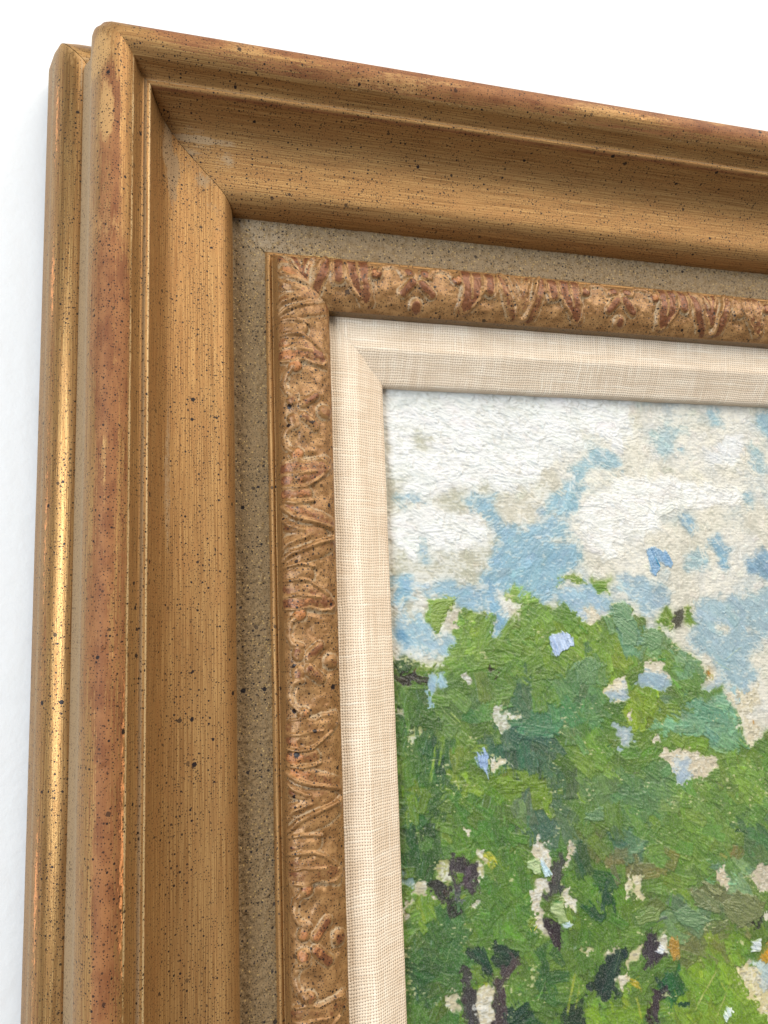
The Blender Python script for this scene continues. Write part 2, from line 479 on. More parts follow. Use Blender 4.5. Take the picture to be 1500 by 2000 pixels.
BAND = [(93.5, 11.0), (95.0, 12.1), (96.2, 12.35), (98.2, 12.1), (100.2, 11.2), (101.8, 9.95), (102.7, 8.9), (103.5, 7.4),
        (104.1, 6.1), (104.9, 4.0), (106.3, 0.0), (107.4, -4.0), (107.9, -8.0), (107.9, -12.6), (107.0, -13.6), (60.0, -13.6)]
def band_attrs(side, pos, U, A, seed):
    nz = n2(pos, U, 400 + seed, 20, 3); nz3 = n1(pos, 420 + seed, 24)
    edge = bumpf(U, 102.7, .85)
    corner = np.clip(1 - (pos + U) / 24.0, 0, 1)
    return dict(red=.62 * bumpf(U, 102.0, 1.3) * (.5 + .8 * nz) * (1 - corner), orange=.54 * edge * (.35 + .9 * nz3) * (1 - sstep(.25, .7, corner)),
                grey=.60 * bumpf(U, 104.6, .8) + .42 * sstep(105.5, 106.8, U) + .40 * bumpf(U, 95.6, .5) + .3 * corner, dark=.75 * sstep(97, 99, U) * sstep(103, 101, U),
                tan=.55 * corner, burnish=sstep(95.8, 97, U) * sstep(102, 100.5, U), rub_glint=.30 * bumpf(U, 99.0, 1.6) * nz + .45 * bumpf(U, 95.3, .3))

PANEL = [(38.4, 7.2), (39.6, 7.9), (42.0, 8.0), (47.5, 8.05), (50.1, 8.3), (51.0, 8.9)]
def panel_shape(pos, U, A, seed):
    a = n2(pos, A, 500 + seed, .62, .62); b = n2(pos, A, 520 + seed, 1.25, 1.05); c = n2(pos, A, 540 + seed, .36, .36)
    k = 1.5 if seed in (1, 3) else 1.0
    return k * (.34 * (b - .5) + .30 * (a - .5) + .12 * (c - .5)), {}

# ---- carved strip with leaf and flower motifs
HP = 37.9
def seg_dist(t, w, pts):
    best = np.full(t.shape, 1e9)
    for (a0, b0), (a1, b1) in zip(pts[:-1], pts[1:]):
        vx, vy = a1 - a0, b1 - b0
        k = np.clip(((t - a0) * vx + (w - b0) * vy) / (vx * vx + vy * vy + 1e-9), 0, 1)
        best = np.minimum(best, np.hypot(t - a0 - k * vx, w - b0 - k * vy))
    return best
def mmp(pts):      # motif units -> mm (along the half period, across the strip)
    return [(a * HP, b * 17.0) for a, b in pts]
#           path (0 flower centre .. 1 leaf axis, 0 inner .. 1 outer), radius mm, height mm, paint: 1 red, 2 orange tip
RIDGES = [
    ([(.070, .80), (.085, .79)], 1.75, 1.30, 1), ([(.045, .60), (.085, .50), (.130, .39)], 1.55, 1.35, 1), ([(0, .16), (0, .19)], 2.1, 1.30, 1),
    ([(.125, .72), (.150, .88), (.22, .95), (.30, .90), (.350, .78)], .95, 1.15, 3), ([(.362, .74), (.368, .72)], 1.7, 1.65, 2),
    # leaf lobes
    ([(.47, .93), (.455, .74), (.47, .52), (.455, .30), (.435, .16)], 2.3, .95, 1), ([(.565, .93), (.575, .70), (.54, .46), (.48, .26)], 2.0, .90, 1),
    ([(.685, .93), (.695, .74), (.685, .56)], 1.9, .95, 1), ([(.80, .88), (.835, .62), (.87, .36), (.92, .12)], 2.1, .90, 1), ([(.94, .90), (.97, .60), (1.0, .30)], 1.7, .80, 1),
    # pale ribs between them
    ([(.415, .95), (.405, .78), (.425, .58), (.40, .40), (.40, .22), (.44, .10), (.48, .16)], .55, 1.25, 3),
    ([(.515, .97), (.525, .78), (.51, .56), (.50, .40)], .50, 1.35, 3),
    ([(.625, .97), (.635, .80), (.625, .58), (.585, .40), (.52, .24)], .60, 1.45, 3),
    ([(.745, .97), (.76, .78), (.745, .56), (.73, .44)], .60, 1.40, 3),
    ([(.79, .99), (.855, .84), (.89, .62), (.925, .36), (.955, .12), (1.0, .05)], .80, 1.90, 3),
    ([(.875, .99), (.925, .90), (.955, .72), (.965, .62)], .60, 1.45, 3)]
HOLLOWS = [([(.235, .70), (.26, .62)], 2.5, .75), ([(.05, .32), (.09, .24)], 1.3, .35), ([(.405, .60), (.39, .44)], 1.3, .55), ([(.655, .38), (.70, .34)], 2.2, .50),
           ([(.59, .78), (.60, .62)], .9, .55), ([(.725, .80), (.728, .60)], .7, .4), ([(.80, .88), (.815, .78)], .9, .4), ([(.93, .72), (.945, .52)], 1.0, .55)]
PHASE = {1: 14.2, 2: 8.3, 3: 14.2, 4: 8.3}
def carve_shape(pos, U, A, seed):
    x = (pos - PHASE[seed]) / HP
    cell = np.floor((x + 1) / 2)
    t = np.abs(x - 2 * cell) * HP                         # mirror symmetric cell
    w = (U - 20.2) / 16.6 * 17.0
    wx = n2(pos, U, 610 + seed, 4.5, 4.5) - .5; wy = n2(pos, U, 630 + seed, 4.5, 4.5) - .5
    t = t + wx * .8; w = w + wy * .8
    h = np.zeros_like(t); red = np.zeros_like(t); org = np.zeros_like(t); near_el = np.full_like(t, 9.0); rib = np.zeros_like(t)
    soft = .82 + .36 * n2(pos, U, 650 + seed, 13, 13)
    for pts, r, a, kind in RIDGES:
        dd = seg_dist(t, w, mmp(pts)) / r
        near_el = np.minimum(near_el, dd)
        dd = dd / 1.15
        b = min(a, 1.9) * .66 * soft * np.where(dd < 1, (1 - dd ** 3), 0) ** .9
        k = .18
        h = np.maximum(h, b) + k * np.minimum(h, b) * .6
        if kind == 3: rib = np.maximum(rib, sstep(1.05, .45, dd))
        if kind == 1: red = np.maximum(red, sstep(1.0, .35, dd))
        if kind == 2: org = np.maximum(org, sstep(1.0, .3, dd)); red = np.maximum(red, sstep(1.2, .6, dd))
    for pts, r, a in HOLLOWS:
        dd = seg_dist(t, w, mmp(pts)) / r
        h -= a * np.exp(-dd ** 2 * 1.2)
    inside = sstep(20.5, 22.0, U) * sstep(37.6, 36.3, U)
    h *= inside
    # corner block near the mitre is worn flat
    corner = np.clip((pos + U) / 13.0, 0, 1)
    h *= .30 + .70 * sstep(.1, .9, corner)
    h += inside * (.30 * (n2(pos, U, 670 + seed, 2.1, 2.1) - .5) + .20 * (n2(pos, U, 690 + seed, .8, .8) - .5))
    relief = np.clip(h / 1.2, -.3, 1)
    left = seed in (1, 3)
    patch = n2(pos, U, 710 + seed, 15, 15)
    hi = sstep(.45, .85, relief)
    redm = (.60 * red + .34 * hi) * (.60 + .6 * patch) * (.85 if left else 1.15)
    redm += .48 * sstep(22.0, 20.6, U) * sstep(20.2, 20.5, U) * n1(pos, 720 + seed, 6) 
    redm += .30 * sstep(33.5, 36.0, U) * patch * inside
    orgm = .46 * org + (.46 if left else .16) * red * sstep(.35, .75, patch) * sstep(26, 30, U) + .20 * hi * sstep(.6, .8, patch)
    orgm += (.5 if left else .1) * bumpf(U, 20.7, .35) * n1(pos, 730 + seed, 9)
    orgm += .45 * bumpf(U, 34.6, 1.5) * sstep(.5, .75, n1(pos, 740 + seed, 8)) * left
    halo = np.clip(bumpf(near_el, 1.12, .28) + 1.1 * rib, 0, 1.2) * inside
    redm = redm * (1 - .9 * rib); orgm = orgm * (1 - .6 * rib)
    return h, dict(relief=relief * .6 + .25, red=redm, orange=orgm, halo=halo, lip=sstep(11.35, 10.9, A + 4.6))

STRIP = [(20.3, 4.6), (20.25, 7.0), (20.25, 10.6), (20.25, 11.3), (20.5, 11.75), (21.0, 12.2), (22.0, 12.9), (23.6, 14.1), (27.0, 15.2), (30.0, 15.8), (33.0, 15.5),
         (35.0, 14.7), (36.1, 13.7), (36.7, 12.8)]
SHEATH = [(36.4, 13.1), (36.8, 12.4), (37.2, 11.0), (37.7, 9.0), (37.95, 8.35), (38.2, 8.75), (38.7, 9.25), (39.3, 9.15), (39.8, 8.6), (40.1, 7.9), (40.2, 7.2)]
LINEN = [(0.15, -4.2), (0.0, -3.0), (-.05, -1.0), (.25, -.15), (1.0, .5), (3.0, 1.6), (6.0, 3.4), (9.0, 5.2), (10.1, 5.85), (10.8, 6.08), (11.6, 6.05), (12.8, 6.08), (14.5, 6.25), (17.0, 6.6), (20.6, 7.1)]
def linen_shape(pos, U, A, seed):
    return .16 * (n2(pos, U, 800 + seed, 12, 6) - .5) + .10 * (n2(pos, U, 820 + seed, 3.5, 2.5) - .5), {}

for side, (kind, L, seed, ft) in SIDES.items():
    P, UV, pos, U, A, ex, fl = member(side, MOULD, .42, .65, gap=.09, rounds=1, shape=mould_shape, soft=(80.5, 87.5, 1.3, 3.4))
    o = grid_mesh(kind + "_moulding", P, UV, mould_attrs(side, pos, U, A, seed), M_GILT, frame, fl)
    if side == 'left': o["label"] = "side moulding with red worn ridge and tan gold hollow"
    if side == 'top': o["label"] = "top moulding in darker brown gold below a red worn ridge"
    P, UV, pos, U, A, ex, fl = member(side, BAND, .6, 2.0, gap=.12, soft=(100, 105, 1.2, 3.2))
    grid_mesh(kind + "_back_band", P, UV, band_attrs(side, pos, U, A, seed), M_GILT, frame, fl)
    P, UV, pos, U, A, ex, fl = member(side, PANEL, .30, .30, shape=panel_shape, wobble=0, rounds=1)
    z = np.clip(1 - (pos + U) / 22.0, 0, 1)
    gold = .50 * np.exp(-((pos + 22) / 13) ** 2) * sstep(46, 42, U) * (seed == 2) + .42 * sstep(40.8, 39.4, U) * n1(pos, 860 + seed, 14)
    gold = gold + (.22 * sstep(.5, .75, n2(pos, U, 870, 14, 6)) if seed == 1 else 0)
    grid_mesh(kind + "_sanded_panel", P, UV, dict(gold=gold, grey=np.clip(.05 + .45 * z + (.30 if kind == 'rail' else 0), 0, 1)), M_SAND, frame, fl)
    # carved strip: smooth outer flank, and the relief cut into its motifs
    P, UV, pos, U, A, ex, fl = member(side, SHEATH, .30, 1.0, gap=.05)
    at = dict(red=.1 + 0 * pos, orange=.28 * bumpf(U, 38.9, .6) * n1(pos, 880 + seed, 9), grey=.25 * bumpf(U, 39.0, .7), dark=.4 + 0 * pos, tan=0 * pos, rub_glint=.45 * bumpf(U, 38.8, .4) * n1(pos, 890 + seed, 5))
    strip = grid_mesh(kind + "_carved_strip", P, UV, at, M_GILT, frame, fl)
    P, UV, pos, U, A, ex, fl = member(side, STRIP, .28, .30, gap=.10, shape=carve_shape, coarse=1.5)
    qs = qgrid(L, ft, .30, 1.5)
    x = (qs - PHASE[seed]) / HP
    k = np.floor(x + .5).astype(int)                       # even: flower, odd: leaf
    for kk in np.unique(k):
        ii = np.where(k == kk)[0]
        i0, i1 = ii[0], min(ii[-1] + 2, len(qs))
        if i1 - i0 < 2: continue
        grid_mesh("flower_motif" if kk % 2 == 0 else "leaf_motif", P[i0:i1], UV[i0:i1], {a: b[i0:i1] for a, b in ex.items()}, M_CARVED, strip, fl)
    P, UV, pos, U, A, ex, fl = member(side, LINEN, .5, .8, gap=.0, shape=linen_shape, wobble=0, rounds=2)
    o = grid_mesh(kind + "_linen_liner", P, UV, None, M_LINEN, frame, fl)
    if side == 'left': o["label"] = "cream woven linen slip beside the painting"

# ------------------------------------------------------------------ the painting
painting = empty("painting", "thickly painted oil landscape of green trees under cloudy blue sky, inside the gold frame", "painting")

HM = np.array([[0.17183658, -0.00661013, -122.469594], [-0.00841619, 0.17167834, -124.308413], [-0.00018271540, 0.00010348908, 1.0]])
def lay(pts):      # layout measured on the photograph -> mm on the canvas (x right, y down)
    p = np.c_[np.array(pts, float), np.ones(len(pts))] @ HM.T
    return p[:, :2] / p[:, 2:]

RES = .2
X0, Y0 = -4.0, -4.0
NW, NH = int((W + 8) / RES), int((H + 8) / RES)
gx = X0 + np.arange(NW) * RES
gy = Y0 + np.arange(NH) * RES

# ---- colour layout
def blur(a, r):
    for ax in (0, 1):
        c = np.cumsum(np.pad(a, [(r + 1, r) if k == ax else (0, 0) for k in (0, 1)], mode='edge'), ax)
        a = (np.take(c, range(2 * r + 1, c.shape[ax]), ax) - np.take(c, range(0, c.shape[ax] - 2 * r - 1), ax)) / (2 * r + 1)
    return a

guide = np.zeros((NH, NW, 3), np.float32)
ang = np.zeros((NH, NW), np.float32)
kind_map = np.zeros((NH, NW), np.uint8)        # 0 bare/cream 1 white impasto 2 blue 3 leaf 4 hole 5 dark limb
bx, by = np.meshgrid(gx, gy)
wxn = (vnoise(NH, NW, 4, 4, 25, 1) - .5) * 1.5 + (vnoise(NH, NW, 11, 11, 21, 2) - .5) * 4.0 + (vnoise(NH, NW, 30, 30, 22, 1) - .5) * 3.2
wyn = (vnoise(NH, NW, 4, 4, 26, 1) - .5) * 1.5 + (vnoise(NH, NW, 11, 11, 23, 2) - .5) * 4.0 + (vnoise(NH, NW, 30, 30, 24, 1) - .5) * 3.2
wx_, wy_ = bx + wxn, by + wyn

def fill(pts, col, kd, angle=None, mm=False):
    p = np.array(pts, float) if mm else lay(pts)
    if kd == 2: p = p.mean(0) + (p - p.mean(0)) * 1.10
    x0, x1 = p[:, 0].min() - 4, p[:, 0].max() + 4; y0, y1 = p[:, 1].min() - 4, p[:, 1].max() + 4
    i0, i1 = max(0, int((x0 - X0) / RES)), min(NW, int((x1 - X0) / RES) + 1)
    j0, j1 = max(0, int((y0 - Y0) / RES)), min(NH, int((y1 - Y0) / RES) + 1)
    if i1 <= i0 or j1 <= j0: return
    X, Y = wx_[j0:j1, i0:i1], wy_[j0:j1, i0:i1]
    ins = np.zeros(X.shape, bool)
    n = len(p)
    for a in range(n):
        ax, ay = p[a]; cx, cy = p[(a + 1) % n]
        if ay == cy: continue
        cr = ((ay > Y) != (cy > Y)) & (X < (cx - ax) * (Y - ay) / (cy - ay) + ax)
        ins ^= cr
    guide[j0:j1, i0:i1][ins] = np.array(col) / 255.
    kind_map[j0:j1, i0:i1][ins] = kd
    if angle is not None: ang[j0:j1, i0:i1][ins] = angle

def box(x0, y0, x1, y1): return [(x0, y0), (x1, y0), (x1, y1), (x0, y1)]

guide[:] = np.array((222, 217, 201)) / 255.
ang[:] = (vnoise(NH, NW, 90, 90, 31, 2) - .5) * 3.6
WH, W2, CR, BG, BL, BP = (236, 236, 233), (224, 225, 220), (222, 216, 198), (200, 197, 176), (134, 176, 203), (164, 190, 200)
# sky
fill([(740, 740), (1180, 750), (1210, 880), (1140, 905), (1060, 930), (960, 960), (760, 940)], W2, 1, .1)
fill([(760, 800), (880, 800), (1050, 810), (1110, 860), (1090, 915), (985, 960), (950, 930), (900, 945), (830, 980), (790, 965), (758, 900)], WH, 1, .15)
fill([(1040, 770), (1230, 775), (1235, 845), (1190, 875), (1130, 860), (1050, 820)], WH, 1, .2)
fill([(1080, 900), (1140, 880), (1150, 860), (1120, 830), (1180, 850), (1210, 890), (1140, 935), (1060, 985), (1000, 1020), (980, 990)], CR, 0)
fill([(809, 841), (839, 850), (838, 884), (812, 880)], BG, 0)
fill([(756, 930), (790, 940), (795, 968), (760, 1000)], BG, 0)
fill([(855, 969), (879, 953), (924, 951), (943, 924), (953, 953), (972, 980), (980, 1012), (930, 985), (905, 990), (890, 1005), (860, 990)], BG, 0)
fill([(761, 1050), (780, 1075), (804, 1097), (855, 1080), (900, 1070), (940, 1085), (958, 1040), (990, 1040), (955, 1140), (930, 1155), (880, 1130), (840, 1120), (762, 1120)], BG, 0)
fill([(800, 1140), (870, 1130), (820, 1160), (800, 1200), (768, 1200), (768, 1180)], (208, 202, 180), 0)
fill([(767, 1007), (815, 988), (857, 996), (927, 1004), (953, 1031), (953, 1060), (937, 1084), (900, 1065), (892, 1081), (857, 1073), (820, 1065), (804, 1095), (780, 1073), (767, 1033)], (238, 238, 234), 1, .12)
fill([(779, 975), (795, 966), (812, 968), (820, 985), (800, 980), (782, 985)], (140, 176, 205), 2, .3)
fill([(817, 1055), (830, 1052), (838, 1095), (815, 1098)], (150, 184, 205), 2, .6)
fill([(903, 975), (932, 972), (969, 985), (980, 1017), (1023, 1041), (1047, 1052), (1124, 1068), (1124, 1087), (1087, 1113), (1084, 1150), (953, 1145), (959, 1108), (980, 1060), (969, 1039), (953, 1020), (945, 999), (913, 988)], (136, 178, 203), 2, -.7)
fill([(1057, 991), (1084, 961), (1113, 940), (1127, 911), (1140, 905), (1140, 935), (1124, 945), (1121, 1000), (1087, 1000), (1060, 1000)], (144, 184, 204), 2, -.8)
fill([(1028, 1023), (1070, 1015), (1105, 1025), (1100, 1047), (1040, 1045)], (140, 180, 205), 2, -.5)
fill([(1148, 873), (1167, 879), (1196, 884), (1207, 900), (1217, 916), (1193, 913), (1164, 916), (1127, 932), (1119, 927), (1143, 905)], (150, 186, 203), 2, .5)
fill([(1100, 943), (1127, 940), (1132, 959), (1119, 1001), (1108, 1007), (1100, 1033)], (140, 182, 205), 2, 1.2)
fill([(1281, 857), (1303, 841), (1332, 841), (1321, 857), (1313, 884), (1297, 900), (1281, 895)], (172, 194, 200), 2, .4)
fill([(1329, 889), (1335, 871), (1339, 887)], (110, 165, 195), 2, 1.2)
fill([(1383, 801), (1409, 801), (1409, 817), (1385, 833)], (150, 184, 200), 2, 1.4)
fill([(1484, 796), (1530, 796), (1530, 850), (1490, 847)], (145, 182, 202), 2, 1.4)
fill([(1465, 889), (1479, 873), (1495, 889), (1492, 911), (1476, 929), (1471, 911)], (164, 190, 200), 2, 1.1)
fill([(1447, 961), (1465, 967), (1476, 985), (1465, 991), (1449, 977)], (130, 172, 195), 2, .9)
fill([(1335, 1001), (1356, 1012), (1356, 1033), (1348, 1041), (1340, 1023)], (130, 172, 200), 2, 1.2)
fill([(1410, 850), (1450, 855), (1440, 900), (1400, 905), (1370, 895)], (226, 226, 226), 1, .2)
fill([(1132, 980), (1193, 943), (1287, 927), (1367, 943), (1447, 961), (1444, 975), (1367, 993), (1292, 996), (1287, 1028), (1201, 1060), (1193, 1092), (1153, 1081), (1127, 1033)], (240, 238, 231), 1, .15)
fill([(1209, 1124), (1260, 1128), (1303, 1150), (1292, 1181), (1249, 1195), (1244, 1168), (1215, 1145)], (152, 180, 200), 2, .5)
fill([(1340, 1076), (1380, 1070), (1382, 1111), (1338, 1115)], BP, 2, .2)
fill([(1388, 1060), (1412, 1047), (1425, 1073), (1431, 1108), (1417, 1113), (1401, 1087)], (118, 166, 200), 2, 1.1)
fill([(1457, 1087), (1530, 1080), (1540, 1130), (1500, 1135), (1481, 1124), (1463, 1113)], (124, 165, 198), 2, .7)
fill([(1372, 1181), (1447, 1179), (1500, 1150), (1560, 1160), (1540, 1229), (1468, 1267), (1473, 1320), (1436, 1339), (1415, 1320), (1401, 1283), (1353, 1261), (1356, 1229)], (154, 181, 196), 2, .9)
fill([(1395, 1225), (1422, 1220), (1424, 1240), (1400, 1252)], CR, 0)
fill([(1450, 1225), (1480, 1230), (1475, 1245), (1452, 1242)], CR, 0)
fill([(1372, 1356), (1392, 1320), (1412, 1325), (1405, 1348)], (170, 188, 205), 2, .5)
fill([(764, 1109), (785, 1125), (804, 1141), (804, 1165), (788, 1173), (767, 1173)], (124, 172, 203), 2, .3)
fill([(825, 1149), (868, 1131), (889, 1131), (932, 1157), (937, 1184), (905, 1192), (889, 1160), (831, 1171)], (138, 178, 205), 2, .2)
fill([(769, 1213), (793, 1203), (828, 1208), (852, 1245), (873, 1240), (905, 1229), (889, 1245), (879, 1267), (873, 1285), (847, 1267), (820, 1267), (788, 1275), (769, 1253)], (150, 184, 208), 2, .9)
fill([(775, 1240), (795, 1250), (797, 1272), (778, 1262)], (92, 150, 195), 2, .9)
fill([(972, 1080), (1124, 1080), (1095, 1115), (1073, 1139), (1087, 1165), (1060, 1171), (1033, 1157), (985, 1144), (975, 1147), (943, 1139), (961, 1107)], (132, 176, 202), 2, -.8)
fill([(943, 1157), (960, 1150), (976, 1180), (985, 1240), (968, 1240), (962, 1200), (948, 1180)], (122, 172, 206), 2, 1.0)
fill([(993, 1181), (1010, 1178), (1012, 1200), (996, 1208)], (214, 204, 182), 0)
fill([(1095, 1155), (1135, 1149), (1161, 1149), (1185, 1171), (1180, 1197), (1143, 1181), (1132, 1216), (1105, 1205)], (150, 184, 210), 2, .6)
fill([(1137, 1185), (1165, 1190), (1180, 1205), (1160, 1222), (1142, 1210)], (230, 220, 196), 4)
# tree crown
fill([(740, 1280), (790, 1282), (815, 1292), (838, 1312), (845, 1340), (845, 1375), (852, 1350), (868, 1345), (855, 1312), (880, 1285), (880, 1262), (890, 1238), (905, 1195),
      (960, 1195), (962, 1230), (975, 1240), (1005, 1210), (1015, 1172), (1036, 1165), (1068, 1178), (1080, 1192), (1105, 1178), (1122, 1200), (1116, 1220), (1190, 1210), (1200, 1175),
      (1230, 1180), (1238, 1215), (1265, 1222), (1295, 1226), (1321, 1256), (1356, 1277), (1378, 1300), (1370, 1350), (1382, 1352), (1415, 1336), (1422, 1368), (1440, 1390), (1445, 1425),
      (1455, 1450), (1480, 1448), (1492, 1432), (1600, 1400), (1600, 2100), (740, 2100)], (92, 124, 48), 3)
fill(np.array([(150, 118), (190, 96), (240, 104), (300, 88), (340, 92), (340, 440), (-4, 440), (-4, 196), (150, 200)]), (88, 122, 48), 3, mm=True)
LG, MG, OG, BT, DT, SG = (120, 150, 62), (94, 126, 46), (112, 136, 40), (106, 146, 110), (62, 96, 70), (100, 134, 62)
